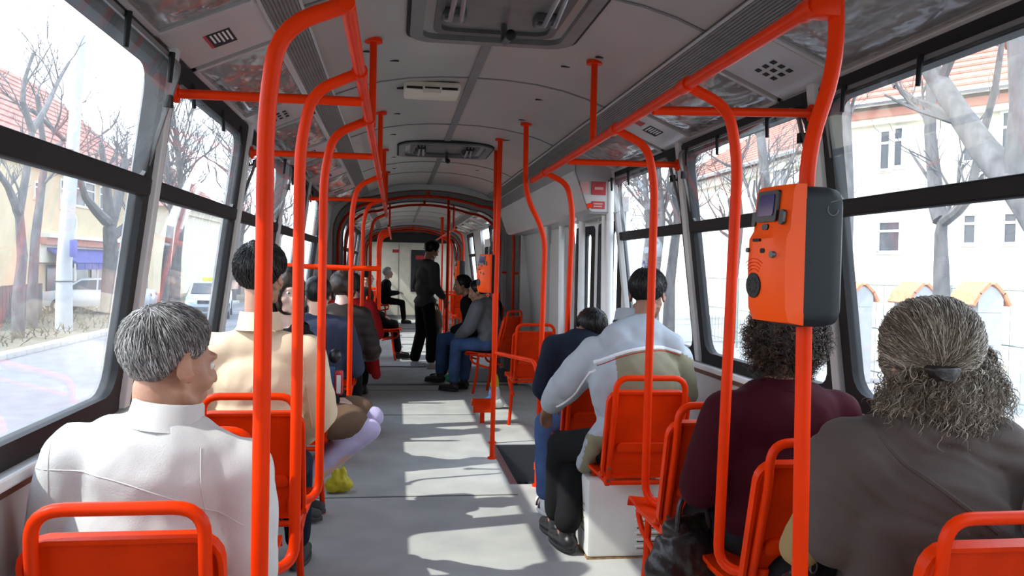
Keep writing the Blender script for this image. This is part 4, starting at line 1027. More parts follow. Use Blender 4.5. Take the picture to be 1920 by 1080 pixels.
def person(label, loc, rz, skinm, spec):
    """seated or standing figure in a local frame: +Y forward, +Z up, origin on the floor below the hips"""
    root = empty('person', loc, rz); tag(root, label, 'person'); S = spec
    hip = V(S.get('hip', (0, 0, 0.56))); lean = S.get('lean', 0.0); side = S.get('side', 0.0); tl = S.get('torso', 0.46) - (0 if 'hip' in S else 0.03); sw = S.get('sw', 0.175)
    RT = Matrix.Rotation(-lean, 3, 'X') @ Matrix.Rotation(side, 3, 'Y')
    bend = S.get('bend', 0.0)
    def T(x, y, z):
        """point of the torso: z along the spine from the hips; bend rounds the upper back forwards"""
        f = max(0.0, z / tl); return hip + RT @ V((x, y + bend * f * f, z))
    dp = S.get('drop', 0.02); sh = [T(e * sw, 0.0, tl - dp) for e in (-1, 1)]; nb = T(0, -0.005, tl + 0.05)
    hd = V(S['head']) if 'head' in S else nb + RT @ V((0, 0.025, 0.165))
    hs = S.get('hs', 1.0); Rm = rot_to(S.get('yaw', 0), S.get('pitch', 0), S.get('hroll', 0))
    sm = S.get('slim', 1.0)
    arms = S['arms']; legs = S['legs']; hands = S.get('hands', {})
    pr = [('e', T(0, 0, 0.02), (0.15 * sm, 0.11, 0.11), RT), ('e', T(0, 0.005, 0.18), (0.135 * sm, 0.098, 0.16), RT), ('e', T(0, 0.0, 0.35), (0.15 * sm, 0.10, 0.15), RT),
          ('c', T(0, 0, 0.05), 0.09, T(0, 0, 0.36), 0.10), ('c', sh[0], 0.05, T(0, 0, tl - 0.02), 0.06), ('c', sh[1], 0.05, T(0, 0, tl - 0.02), 0.06), ('c', T(-0.09, -0.01, tl + 0.0), 0.05, nb, 0.05), ('c', T(0.09, -0.01, tl + 0.0), 0.05, nb, 0.05),
          ('c', T(0, 0, tl - 0.04), 0.062, hd + Rm @ V((0, -0.022, -0.06)) * hs, 0.053)]
    pr += head_prims(hd, Rm, hs, S.get('female', False), S.get('ear', True))
    for e, (el, wr) in enumerate(arms):
        el, wr = V(el), V(wr); pr += [('c', sh[e], 0.052, el, 0.040), ('c', el, 0.042, wr, 0.027)]
        d = (wr - el).normalized(); pn, sd, curl = hands.get(e, ((0, 0, -1), (1 if e == 0 else -1, 0, 0), 0.45)); hand(pr, wr, (d + V(S.get('hd', {}).get(e, (0, 0, 0)))), V(pn), V(sd), curl)
    for e, (kn, an, toe) in enumerate(legs):
        hj = T((-1, 1)[e] * 0.09, 0.0, 0.0); kn, an, toe = V(kn), V(an), V(toe)
        pr += [('c', hj, 0.080, kn, 0.056), ('c', kn, 0.054, an, 0.036), ('c', an + V((0, 0, -0.02)), 0.036, toe, 0.026)]
    body = blob('body', pr, skinm, root, S.get('voxel', 0.011), 1)
    if S.get('eyes', True):
        for e in (-1, 1):
            bm = NB(); sph(bm, hd + Rm @ (V((e * 0.030, 0.0790, 0.004)) * hs), 0.0108 * hs); ey = build('eye', bm, EYE_W, body)
            bm = NB(); sph(bm, hd + Rm @ (V((e * 0.030, 0.0852, 0.004)) * hs), 0.0062 * hs); build('iris', bm, EYE_D, ey)
    # ---- clothes
    j = S.get('jacket')
    if j:
        th = j.get('th', 0.018); vx = j.get('voxel', 0.013); hem = j.get('hem', -0.02); lo = j.get('loose', 1.0)
        w = 0.162 * lo * sm; q = [('e', T(0, 0, 0.36), (w + th, 0.112 + th, 0.15), RT), ('e', T(0, 0.005, 0.20), (w * 0.97 + th, 0.115 + th, 0.17), RT), ('e', T(0, 0.005, hem + 0.10), (w + th, 0.125 + th, 0.11), RT),
             ('c', T(-sw * 0.98, 0, tl - 0.005 - dp), 0.055 + th, T(0, -dp * 0.3, tl), 0.055 + th), ('c', T(sw * 0.98, 0, tl - 0.005 - dp), 0.055 + th, T(0, -dp * 0.3, tl), 0.055 + th), ('c', T(-0.11, -0.012, tl - 0.005), 0.048 + th, T(-0.030, -0.01, tl + 0.030), 0.040 + th * .6), ('c', T(0.11, -0.012, tl - 0.005), 0.048 + th, T(0.030, -0.01, tl + 0.030), 0.040 + th * .6)]
        for z in j.get('extra', []): q.append(z)
        for e, (el, wr) in enumerate(arms):
            if j.get('noarm') == e: continue
            el, wr = V(el), V(wr); cuff = el.lerp(wr, j.get('cuff', 0.93))
            q += [('c', sh[e], 0.056 + th, el, 0.048 + th * 1.0), ('c', el, 0.048 + th, cuff, 0.036 + th * 0.7)]
        jk = blob(j.get('name', 'jacket'), q, j['mat'], root, vx, j.get('smooth', 4), j.get('disp', folds(0.006)), slots=j.get('slots'))
        S['_jacket'] = jk
        if 'collar' in j:
            c = j['collar']; bm = NB(); N = 20; r0, r1, h = c.get('r0', 0.072), c.get('r1', 0.062), c.get('h', 0.045)
            rows = []
            base = T(0, 0.0, tl + c.get('cz', 0.075))
            for (dz, rr) in ((-0.012, r0 + 0.012), (0.0, r0 + 0.004), (h, r1 + 0.004), (h + 0.004, r1), (h, r1 - 0.005), (-0.01, r0 - 0.008)):
                rows.append([bm.verts.new(base + RT @ V((rr * math.cos(t), rr * 1.05 * math.sin(t) + 0.2 * dz, dz - 0.02 * max(0, math.sin(t))))) for t in [2 * PI * k / N for k in range(N)]])
            for a, b in zip(rows, rows[1:]):
                for k in range(N): bm.faces.new((a[k], a[(k + 1) % N], b[(k + 1) % N], b[k]))
            build('collar', bm, j.get('cmat', j['mat'] if not isinstance(j['mat'], list) else j['mat'][0]), jk, angle=60)
    t = S.get('trousers')
    if t:
        q = [('e', T(0, 0.0, 0.0), (0.168 * sm, 0.125, 0.115), RT)]
        for e, (kn, an, toe) in enumerate(legs):
            hj = T((-1, 1)[e] * 0.09, 0.0, 0.0); kn, an = V(kn), V(an); q += [('c', hj, 0.092, kn, t.get('knee', 0.070)), ('c', kn, t.get('knee', 0.070), an + V((0, 0, 0.05)), t.get('cuff', 0.060))]
        blob('trousers', q, t['mat'], root, 0.013, 3, folds(0.005, (11, 11, 9)), slots=t.get('slots'))
    b = S.get('shoes')
    if b:
        for e, (kn, an, toe) in enumerate(legs):
            an, toe = V(an), V(toe); f = (toe - an); f.z = 0; f.normalize(); up = V((0, 0, 1)); zf = min(an.z, toe.z + 0.05) - 0.09
            o = V((an.x, an.y, 0)); zb = b.get('z', toe.z - 0.035)
            q = [('c', V((an.x, an.y, zb + 0.045)) - f * 0.025, 0.042, V((an.x, an.y, zb + 0.045)) + f * 0.06, 0.040), ('c', V((an.x, an.y, zb + 0.04)) + f * 0.06, 0.040, V((an.x, an.y, zb + 0.034)) + f * 0.155, 0.030), ('c', V((an.x, an.y, zb + 0.07)), 0.042, V((an.x, an.y, zb + 0.105)), 0.043)]
            shoe = blob('shoe', q, b['mat'], root, 0.008, 2)
            bm = NB(); side_v = f.cross(up)
            lp = []
            for k in range(20):
                a = 2 * PI * k / 20; x = math.cos(a); y = math.sin(a); lp.append((0.065 + 0.125 * x, 0.044 * y * (1 - 0.12 * x)))
            prism(bm, lp, lambda u, v: V((an.x, an.y, zb)) + f * u + side_v * v, lambda u, v: V((an.x, an.y, zb + 0.022)) + f * u + side_v * v); build('sole', bm, b.get('sole', b['mat']), shoe, bevel=0.003)
            if 'band' in b:
                bm = NB()
                for u in (0.03, 0.085): tube(bm, [V((an.x, an.y, zb)) + f * (u + 0.012 * math.cos(x)) + side_v * (0.043 * math.cos(x)) + up * (0.028 + 0.052 * math.sin(x)) for x in [PI * k / 10 for k in range(11)]], 0.007, 6)
                build('shoe_band', bm, b['band'], shoe)
    S['_hd'], S['_Rm'], S['_T'], S['_body'] = hd, Rm, T, body
    return root
EYE_W = material('eye_white', (0.75, 0.73, 0.70), 0.2); EYE_D = material('iris_dark', (0.04, 0.025, 0.015), 0.15)
SK_L = skin('light', (0.60, 0.33, 0.23)); SK_M = skin('tanned', (0.40, 0.20, 0.125)); SK_D = skin('brown', (0.28, 0.135, 0.085)); SK_P = skin('pale', (0.72, 0.48, 0.40))
H_BLACK = material('hair_black', (0.010, 0.009, 0.009), 0.38, var=0.4, scale=30, stretch=(3, 3, 0.5)); H_BLACK.node_tree.nodes['Principled BSDF'].inputs['Specular IOR Level'].default_value = 0.25; S_BLACK = strand_material('strands_black', (0.006, 0.005, 0.005), (0.012, 0.011, 0.011), (0.03, 0.027, 0.025), 0.35)
H_GREY = material('hair_grey', (0.14, 0.135, 0.13), 0.5, var=0.4, scale=40, stretch=(3, 3, 0.6)); S_GREY = strand_material('strands_grey', (0.06, 0.056, 0.053), (0.26, 0.25, 0.24), (0.62, 0.60, 0.58))
H_BROWN = material('hair_brown', (0.025, 0.014, 0.009), 0.45, var=0.4, scale=30); S_BROWN = strand_material('strands_brown', (0.010, 0.006, 0.004), (0.03, 0.016, 0.009), (0.10, 0.05, 0.022))
H_MIX = material('hair_grey_brown', (0.14, 0.108, 0.080), 0.5, var=0.5, scale=26, stretch=(2, 2, 0.7)); S_MIX = strand_material('strands_grey_brown', (0.06, 0.04, 0.026), (0.22, 0.165, 0.115), (0.62, 0.54, 0.44))
H_WHITE = material('hair_white', (0.62, 0.60, 0.56), 0.5, var=0.1, scale=30)
def cloth(name, c, var=0.06, rough=0.85, bump=0.25, bscale=260, sheen=0.0, **k):
    m = material(name, c, rough, var=var, scale=9, bump=bump, bscale=bscale, sheen=sheen, bdist=0.003, **k); m.node_tree.nodes['Principled BSDF'].inputs['Specular IOR Level'].default_value = 0.15; return m
C_WHITE = cloth('white_cotton', (0.60, 0.585, 0.565)); C_BEIGE = cloth('beige_cotton', (0.70, 0.56, 0.39)); C_MAROON = cloth('maroon_knit', (0.038, 0.0015, 0.006), sheen=0.0); C_SHAWL = cloth('grey_brown_shawl', (0.082, 0.062, 0.053), sheen=0.0)
C_TAN = cloth('tan_coat', (0.30, 0.20, 0.085)); C_GREYBLUE = cloth('grey_blue_nylon', (0.36, 0.39, 0.43), rough=0.55, bump=0.1); C_KHAKI = cloth('khaki_nylon', (0.22, 0.20, 0.13), rough=0.6, bump=0.1); C_PIPE = cloth('white_piping', (0.72, 0.72, 0.74)); C_REDP = cloth('red_piping', (0.35, 0.04, 0.03))
C_NAVY = cloth('dark_navy', (0.012, 0.016, 0.030)); C_BLACK = cloth('black_cloth', (0.010, 0.010, 0.011)); C_JEANS = cloth('blue_denim', (0.055, 0.10, 0.22), var=0.2, bscale=400); C_CHAR = cloth('charcoal_knit', (0.085, 0.085, 0.085)); C_RED = cloth('dark_red_coat', (0.30, 0.008, 0.010)); C_LILAC = cloth('lilac_tights', (0.56, 0.50, 0.74), rough=0.6); C_BROWN = cloth('brown_cloth', (0.16, 0.10, 0.065)); C_QUILT = cloth('quilted_dark', (0.030, 0.022, 0.020), rough=0.5); C_GREYF = cloth('grey_fleece', (0.13, 0.135, 0.15)); C_YEL = material('yellow_plastic', (0.62, 0.52, 0.02), 0.4); C_LEATHER = material('dark_leather', (0.020, 0.013, 0.012), 0.38, var=0.3, bump=0.25, bscale=60); C_SHOE_W = material('white_sneaker', (0.80, 0.80, 0.80), 0.5); C_SHOE_B = material('black_shoe', (0.012, 0.012, 0.014), 0.4); C_BROWNBAND = material('brown_suede', (0.07, 0.035, 0.025), 0.7); C_GREEN = material('green_plastic', (0.05, 0.45, 0.16), 0.4)
def seat_legs(x=0.10, kx=None, ky=0.42, ay=0.46, z=0.50):
    return [((-x, ky, z), (-x, ay, 0.10), (-x - 0.02, ay + 0.13, 0.045)), ((x, ky, z), (x, ay, 0.10), (x + 0.02, ay + 0.13, 0.045))]
LAP = [((-0.25, 0.04, 0.70), (-0.11, 0.27, 0.63)), ((0.25, 0.04, 0.70), (0.11, 0.27, 0.63))]
def seam_line(jk, pts, mat, r=0.0022, axis=V((0, 1, 0)), name='seam', lift=0.0):
    """stitched seam: points thrown along local +Y onto the back of a garment"""
    me = jk.data; bvh = BVHTree.FromPolygons([v.co for v in me.vertices], [tuple(p.vertices) for p in me.polygons]); out = []
    for p in pts:
        h = bvh.ray_cast(V(p) - axis * 1.0, axis)
        if h[0] is not None: out.append(h[0] - axis * lift)
    if len(out) > 2:
        bm = NB(); tube(bm, out, r, 6); return build(name, bm, mat, jk)
def arc(x0, z0, x1, z1, sag, n=26):
    return [V((x0 + (x1 - x0) * k / n, 0, z0 + (z1 - z0) * k / n + sag * 4 * (k / n) * (1 - k / n))) for k in range(n + 1)]

# 1 the man in the white jacket, grey hair, head turned a little to the aisle
sp = dict(torso=0.44, lean=0.02, side=0.11, drop=0.035, sw=0.180, yaw=-0.78, pitch=-0.18, hs=1.06, arms=[((-0.215, 0.06, 0.70), (-0.14, 0.28, 0.63)), ((0.235, 0.06, 0.66), (0.12, 0.28, 0.62))], legs=seat_legs(), voxel=0.0085,
          head=(0.05, 0.05, 1.160), jacket=dict(mat=C_WHITE, th=0.022, loose=1.02, voxel=0.011, disp=folds(0.010, (8, 8, 5)), collar=dict(r0=0.080, r1=0.074, h=0.042, cz=0.066)), trousers=dict(mat=C_NAVY), shoes=dict(mat=C_SHOE_B))
P1 = person('grey-haired man in a white jacket sitting with his back to the camera', (-0.94, 1.98, 0), 0.0, SK_M, sp)
hr, rad = hair_shell(sp['_body'], sp['_hd'], sp['_Rm'], 1.06, H_GREY, 0.013, nape=-0.080, front=0.066, side=0.016, rough=0.004)
short_strands(hr, sp['_hd'], sp['_Rm'], 1.06, rad, S_GREY, 2600, 0.038, 0.0011, 0.0015, wild=0.2)
jk = sp['_jacket']
seam_line(jk, arc(-0.22, 0.93, 0.235, 0.80, 0.05), C_WHITE, 0.0018); seam_line(jk, arc(0.150, 0.985, 0.175, 0.62, 0.0), C_WHITE, 0.0018); seam_line(jk, arc(-0.175, 0.99, -0.19, 0.62, 0.0), C_WHITE, 0.0018)

# 2 the man in the beige jacket
sp = dict(torso=0.53, lean=0.0, sw=0.185, yaw=-0.25, pitch=-0.05, hs=1.03, arms=[((-0.20, 0.05, 0.78), (-0.13, 0.27, 0.65)), ((0.235, 0.13, 0.77), (0.14, 0.32, 0.64))], legs=seat_legs(0.11), voxel=0.009,
          head=(0.0, 0.04, 1.345), jacket=dict(mat=C_BEIGE, th=0.022, loose=1.0, hem=-0.03, voxel=0.012, disp=folds(0.011, (8, 8, 5)), collar=dict(r0=0.082, r1=0.074, h=0.055, cz=0.085)), trousers=dict(mat=C_NAVY), shoes=dict(mat=C_CHAR))
P2 = person('black-haired man in a beige jacket sitting with his back to the camera', (-0.905, 3.40, 0), 0.0, SK_M, sp)
hr, rad = hair_shell(sp['_body'], sp['_hd'], sp['_Rm'], 1.03, H_BLACK, 0.022, nape=-0.085, front=0.07, side=0.006, rough=0.006)
short_strands(hr, sp['_hd'], sp['_Rm'], 1.03, rad, S_BLACK, 1800, 0.04, 0.0013, 0.002, wild=0.45)
jk = sp['_jacket']; seam_line(jk, arc(0.0, 1.05, 0.0, 0.55, 0.0), C_BEIGE, 0.0025); seam_line(jk, arc(0.18, 1.03, 0.205, 0.72, 0.0), C_BEIGE, 0.0025)

# 3 the girl in lilac tights sitting sideways, facing the camera side
sp = dict(torso=0.45, lean=0.05, sw=0.155, female=True, yaw=-0.85, pitch=-0.1, hs=0.98, slim=0.88, arms=[((-0.20, 0.06, 0.72), (-0.06, 0.26, 0.66)), ((0.20, 0.06, 0.72), (0.06, 0.26, 0.66))],
          legs=[((-0.07, 0.44, 0.56), (-0.09, 0.0, 0.12), (-0.08, 0.12, 0.05)), ((0.08, 0.46, 0.52), (0.06, 0.02, 0.12), (0.06, 0.14, 0.05))], head=(0.06, 0.0, 1.245),
          jacket=dict(mat=C_BLACK, th=0.02, loose=0.95, collar=dict(h=0.03)), trousers=dict(mat=C_LILAC, knee=0.062, cuff=0.045), shoes=dict(mat=C_CHAR))
P3 = person('pale girl with a dark fringe, black coat and lilac tights, knees in the aisle', (-0.93, 4.62, 0), -PI / 2 - 0.2, SK_P, sp)
hr, rad = hair_shell(sp['_body'], sp['_hd'], sp['_Rm'], 0.98, H_BROWN, 0.020, nape=-0.2, front=0.075, side=-0.16, rough=0.004, fringe=0.030)
T = sp['_T']
long_hair = [('c', sp['_hd'] + sp['_Rm'] @ V((e * 0.075, -0.03, 0.0)), 0.036, sp['_hd'] + sp['_Rm'] @ V((e * 0.085, -0.03, -0.19)), 0.030) for e in (-1, 1)] + [('c', sp['_hd'] + sp['_Rm'] @ V((0, -0.075, 0.0)), 0.05, sp['_hd'] + sp['_Rm'] @ V((0, -0.07, -0.2)), 0.045)]
blob('long_hair', long_hair, H_BROWN, sp['_body'], 0.010, 3, folds(0.005, (30, 30, 4)))
blob('skirt', [('c', (-0.09, 0.05, 0.56), 0.115, (-0.08, 0.36, 0.58), 0.092), ('c', (0.09, 0.05, 0.56), 0.115, (0.09, 0.36, 0.56), 0.092), ('e', (0, 0, 0.56), (0.19, 0.15, 0.13))], C_BROWN, P3, 0.012, 3, folds(0.006, (14, 14, 6)))

# 4 passengers two rows beyond, backs to the camera
sp = dict(torso=0.47, sw=0.165, yaw=-0.3, hs=1.0, arms=LAP, legs=seat_legs(), head=(0.02, 0.03, 1.21), female=True, jacket=dict(mat=C_QUILT, th=0.028, loose=1.05, disp=lambda co, n: 0.008 * abs(math.sin(co.z * 42)) + folds(0.003)(co, n)), trousers=dict(mat=C_BLACK), shoes=dict(mat=C_SHOE_B))
P4 = person('brown-haired passenger in a dark quilted jacket, back to the camera', (-0.80, 6.72, 0), 0.0, SK_P, sp)
hr, rad = hair_shell(sp['_body'], sp['_hd'], sp['_Rm'], 1.0, H_BROWN, 0.03, nape=-0.13, front=0.07, side=-0.09, rough=0.008)
sp = dict(torso=0.46, sw=0.17, hs=1.0, arms=LAP, legs=seat_legs(), head=(0.0, 0.03, 1.19), jacket=dict(mat=cloth('slate_blue', (0.035, 0.042, 0.075)), th=0.025), trousers=dict(mat=C_BLACK), shoes=dict(mat=C_SHOE_B))
P4b = person('passenger in a slate-blue jacket by the window beyond the girl', (-0.88, 5.62, 0), 0.1, SK_L, sp)
hr, rad = hair_shell(sp['_body'], sp['_hd'], sp['_Rm'], 1.0, H_BLACK, 0.016, nape=-0.09, rough=0.004)

# 5 the passenger in the red coat, its hem hanging into the aisle
sp = dict(torso=0.45, sw=0.165, yaw=0.2, hs=1.0, female=True, arms=LAP, legs=seat_legs(), head=(0.0, 0.03, 1.175), jacket=dict(mat=C_RED, th=0.03, loose=1.1, name='coat', extra=[('c', (0.19, 0.08, 0.60), 0.06, (0.25, 0.12, 0.26), 0.05), ('c', (0.16, 0.10, 0.60), 0.07, (0.20, 0.22, 0.30), 0.05)]), trousers=dict(mat=C_BLACK), shoes=dict(mat=C_SHOE_B))
P5 = person('dark-haired passenger in a dark red coat whose hem hangs beside the seat', (-0.80, 8.52, 0), 0.0, SK_L, sp)
hr, rad = hair_shell(sp['_body'], sp['_hd'], sp['_Rm'], 1.0, H_BROWN, 0.022, nape=-0.12, side=-0.08, rough=0.006)

# 6 the person in black beyond the bellows, legs in the aisle, with a white bag
sp = dict(torso=0.46, sw=0.17, hs=1.0, arms=LAP, legs=seat_legs(0.09, ky=0.44, ay=0.50), jacket=dict(mat=C_BLACK, th=0.03, name='coat', extra=[('c', (-0.12, 0.1, 0.55), 0.09, (-0.10, 0.30, 0.35), 0.07)]), trousers=dict(mat=C_BLACK), shoes=dict(mat=C_SHOE_B))
P6 = person('person dressed all in black sitting sideways past the bellows', (-0.82, 12.55, 0), -PI / 2, SK_L, sp)
hr, rad = hair_shell(sp['_body'], sp['_hd'], sp['_Rm'], 1.0, H_BLACK, 0.016, nape=-0.09)
# 7 the white-haired woman at the far end
sp = dict(torso=0.46, sw=0.165, female=True, lean=0.08, hs=1.04, arms=[((-0.22, 0.10, 0.72), (-0.06, 0.32, 0.74)), ((0.22, 0.10, 0.72), (0.06, 0.32, 0.74))], legs=seat_legs(0.08), jacket=dict(mat=C_BLACK, th=0.02), trousers=dict(mat=C_BLACK), shoes=dict(mat=C_SHOE_B))
P7 = person('white-haired woman in black sitting in profile at the far end of the car', (-0.62, 20.0, 0), -PI / 2, SK_P, sp)
hr, rad = hair_shell(sp['_body'], sp['_hd'], sp['_Rm'], 1.04, H_WHITE, 0.028, nape=-0.09, front=0.075, rough=0.006)

# 8 the young man standing in the aisle, looking down to the door side
sp = dict(hip=(0, 0, 0.90), torso=0.50, lean=0.02, bend=0.02, sw=0.18, yaw=0.0, pitch=-0.42, hs=1.0, head=(0.0, 0.10, 1.615), arms=[((-0.23, 0.0, 1.12), (-0.15, 0.20, 0.96)), ((0.225, 0.02, 1.12), (0.17, 0.22, 0.94))],
          hd={0: (0, -0.2, -0.8), 1: (0, -0.2, -0.8)}, hands={0: ((1, 0, 0), (0, 1, 0), 0.5), 1: ((-1, 0, 0), (0, 1, 0), 0.5)},
          legs=[((-0.10, 0.02, 0.49), (-0.13, -0.06, 0.09), (-0.13, 0.08, 0.04)), ((0.10, 0.06, 0.49), (0.12, 0.04, 0.09), (0.13, 0.18, 0.04))], voxel=0.0085,
          jacket=dict(mat=C_CHAR, th=0.022, hem=-0.09, loose=1.02, cuff=0.72, name='sweater', collar=dict(h=0.012, r1=0.066)), trousers=dict(mat=C_BLACK, knee=0.082, cuff=0.072), shoes=dict(mat=C_SHOE_W))
P8 = person('young man standing in the aisle in a charcoal sweater, black trousers and white sneakers', (0.03, 11.35, 0), -1.05, SK_M, sp)
hr, rad = hair_shell(sp['_body'], sp['_hd'], sp['_Rm'], 1.0, H_BLACK, 0.026, nape=-0.085, front=0.07, side=-0.02, rough=0.008)
root = empty('sling_bag', (0.215, 11.42, 0.62)); tag(root, 'beige bag held at the hand of the standing young man', 'bag')
blob('bag_body', [('c', (0, 0, 0.13), 0.055, (0.01, 0, -0.02), 0.07), ('c', (0, 0.03, -0.02), 0.06, (0.03, 0.02, -0.30), 0.035)], cloth('beige_canvas', (0.52, 0.45, 0.34)), root, 0.01, 3, folds(0.006))
bm = NB(); tube(bm, fillet([(-0.02, 0, 0.16), (-0.01, 0.0, 0.27), (0.02, 0, 0.16)], 0.03), 0.008, 6); build('bag_strap', bm, C_BROWN, root)

# 9 passengers on the door side, before and past the bellows
sp = dict(torso=0.46, lean=0.26, sw=0.175, yaw=0.4, pitch=-0.35, hs=1.0, head=(0.02, 0.24, 1.12), arms=[((-0.26, 0.16, 0.74), (-0.10, 0.40, 0.62)), ((0.26, 0.16, 0.74), (0.10, 0.40, 0.62))], legs=[((-0.15, 0.40, 0.53), (-0.16, 0.42, 0.10), (-0.18, 0.55, 0.045)), ((0.08, 0.40, 0.53), (0.08, 0.44, 0.10), (0.10, 0.57, 0.045))],
          jacket=dict(mat=[C_GREYF, C_BLACK], th=0.032, loose=1.05, slots=lambda c, n: 1 if c.x > 0.03 and c.x < 0.22 else 0, name='hooded_jacket', extra=[('e', (0, 0.06, 1.0), (0.10, 0.07, 0.06))]), trousers=dict(mat=C_JEANS), shoes=dict(mat=C_SHOE_B))
P9 = person('bent-forward passenger in a grey hooded top, black vest and blue jeans', (0.72, 9.06, 0), 0.9, SK_M, sp)
hr, rad = hair_shell(sp['_body'], sp['_hd'], sp['_Rm'], 1.0, H_BLACK, 0.02, nape=-0.09)
sp = dict(torso=0.47, lean=0.22, sw=0.175, yaw=0.2, pitch=-0.2, hs=1.0, head=(0.0, 0.20, 1.17), arms=LAP, legs=[((-0.14, 0.40, 0.53), (-0.14, 0.42, 0.10), (-0.15, 0.55, 0.045)), ((0.10, 0.40, 0.53), (0.10, 0.44, 0.10), (0.12, 0.57, 0.045))], jacket=dict(mat=C_BLACK, th=0.03, loose=1.05), trousers=dict(mat=C_JEANS), shoes=dict(mat=C_SHOE_B))
place_seat(0.86, 9.84, 'orange seat turned to the aisle, carrying the passenger in the black jacket', 1.25)
P9b = person('passenger in a black jacket and jeans seated just beyond the hooded one', (0.62, 9.91, 0), 1.25, SK_M, sp)
hr, rad = hair_shell(sp['_body'], sp['_hd'], sp['_Rm'], 1.0, H_BLACK, 0.018, nape=-0.09)

# 10 the boy beyond the grey-jacketed man, jeans and striped sneakers in the aisle
sp = dict(torso=0.44, lean=0.05, sw=0.16, yaw=0.3, pitch=-0.2, hs=0.98, head=(0.06, 0.06, 1.050), arms=[((-0.21, 0.1, 0.70), (-0.10, 0.30, 0.60)), ((0.21, 0.10, 0.70), (0.12, 0.3, 0.62))], slim=0.92,
          legs=[((-0.19, 0.10, 0.50), (-0.20, -0.06, 0.10), (-0.21, 0.07, 0.05)), ((-0.02, 0.16, 0.52), (-0.12, 0.0, 0.10), (-0.13, 0.13, 0.05))], jacket=dict(mat=C_NAVY, th=0.02), trousers=dict(mat=C_JEANS, knee=0.068, cuff=0.066), shoes=dict(mat=C_SHOE_W, band=C_BROWNBAND))
place_seat(0.72, 4.30, 'orange seat of the boy, hidden behind the grey-jacketed man')
P10 = person('boy with short black hair and blue jeans seated beyond the grey-jacketed man', (0.70, 4.62, 0), 0.0, SK_D, sp)
hr, rad = hair_shell(sp['_body'], sp['_hd'], sp['_Rm'], 0.98, H_BLACK, 0.012, nape=-0.08, rough=0.002)
short_strands(hr, sp['_hd'], sp['_Rm'], 0.98, rad, S_BLACK, 700, 0.02, 0.0012)

# 11 the man in the grey and khaki jacket, stooping, legs in the aisle
def jslots(c, n):
    top = 0.935 + 0.10 * (1 - ((c.x - 0.06) / 0.30) ** 2) if c.x > -0.24 else 2
    if c.x < -0.13: return 1 if (c.z < 0.62 and c.x > -0.235) else 0
    return 0 if c.z > top else 1
sp = dict(torso=0.52, lean=0.12, bend=0.08, side=0.08, drop=0.07, sw=0.20, yaw=-0.55, pitch=-0.28, hs=1.03, head=(0.115, 0.17, 1.280), arms=[((-0.29, 0.16, 0.84), (-0.315, 0.40, 0.70)), ((0.28, 0.12, 0.80), (0.10, 0.36, 0.66))],
          hd={0: (0, 0.2, -0.6)}, hands={0: ((0.3, 0, -1), (1, 0, 0.2), 0.42)}, legs=[((-0.28, 0.30, 0.50), (-0.275, 0.36, 0.11), (-0.30, 0.48, 0.05)), ((-0.18, 0.34, 0.50), (-0.275, 0.16, 0.11), (-0.30, 0.28, 0.05))], voxel=0.0075,
          jacket=dict(mat=[C_GREYBLUE, C_KHAKI], th=0.036, loose=1.16, hem=-0.05, voxel=0.012, disp=folds(0.012, (8, 8, 6)), slots=jslots, collar=dict(r0=0.088, r1=0.080, h=0.045, cz=0.125), cuff=0.92,
                      extra=[('c', (-0.18, 0.02, 0.58), 0.06, (-0.20, 0.14, 0.44), 0.045), ('c', (-0.10, 0.06, 0.58), 0.07, (-0.15, 0.20, 0.42), 0.04), ('e', (0.05, 0.09, 1.06), (0.15, 0.12, 0.12)), ('c', (-0.08, 0.06, 1.06), 0.08, (0.06, 0.10, 1.12), 0.075), ('c', (0.18, 0.05, 1.03), 0.075, (0.06, 0.10, 1.12), 0.075), ('e', (0.0, 0.0, 0.85), (0.235, 0.14, 0.22))]),
          trousers=dict(mat=C_BLACK, knee=0.074, cuff=0.068), shoes=dict(mat=C_SHOE_B))
P11 = person('man in a grey-blue and khaki jacket with white piping, stooping in his seat', (0.775, 3.82, 0), 0.06, SK_D, sp)
hr, rad = hair_shell(sp['_body'], sp['_hd'], sp['_Rm'], 1.03, H_BLACK, 0.014, nape=-0.085, front=0.066, side=0.004, rough=0.003)
short_strands(hr, sp['_hd'], sp['_Rm'], 1.03, rad, S_BLACK, 1200, 0.025, 0.0012)
jk = sp['_jacket']
seam_line(jk, [V((x, 0, 0.935 + 0.10 * (1 - ((x - 0.06) / 0.30) ** 2))) for x in [-0.20 + 0.42 * k / 30 for k in range(31)]], C_PIPE, 0.010, name='white_piping', lift=-0.004)
seam_line(jk, [V((x, 0, 0.922 + 0.10 * (1 - ((x - 0.06) / 0.30) ** 2))) for x in [-0.20 + 0.42 * k / 30 for k in range(31)]], C_REDP, 0.003, name='red_piping')
seam_line(jk, [V((-0.205 - 0.115 * (k / 20), 0, 0.93 - 0.22 * k / 20)) for k in range(21)], C_PIPE, 0.007, name='sleeve_piping', lift=-0.002)

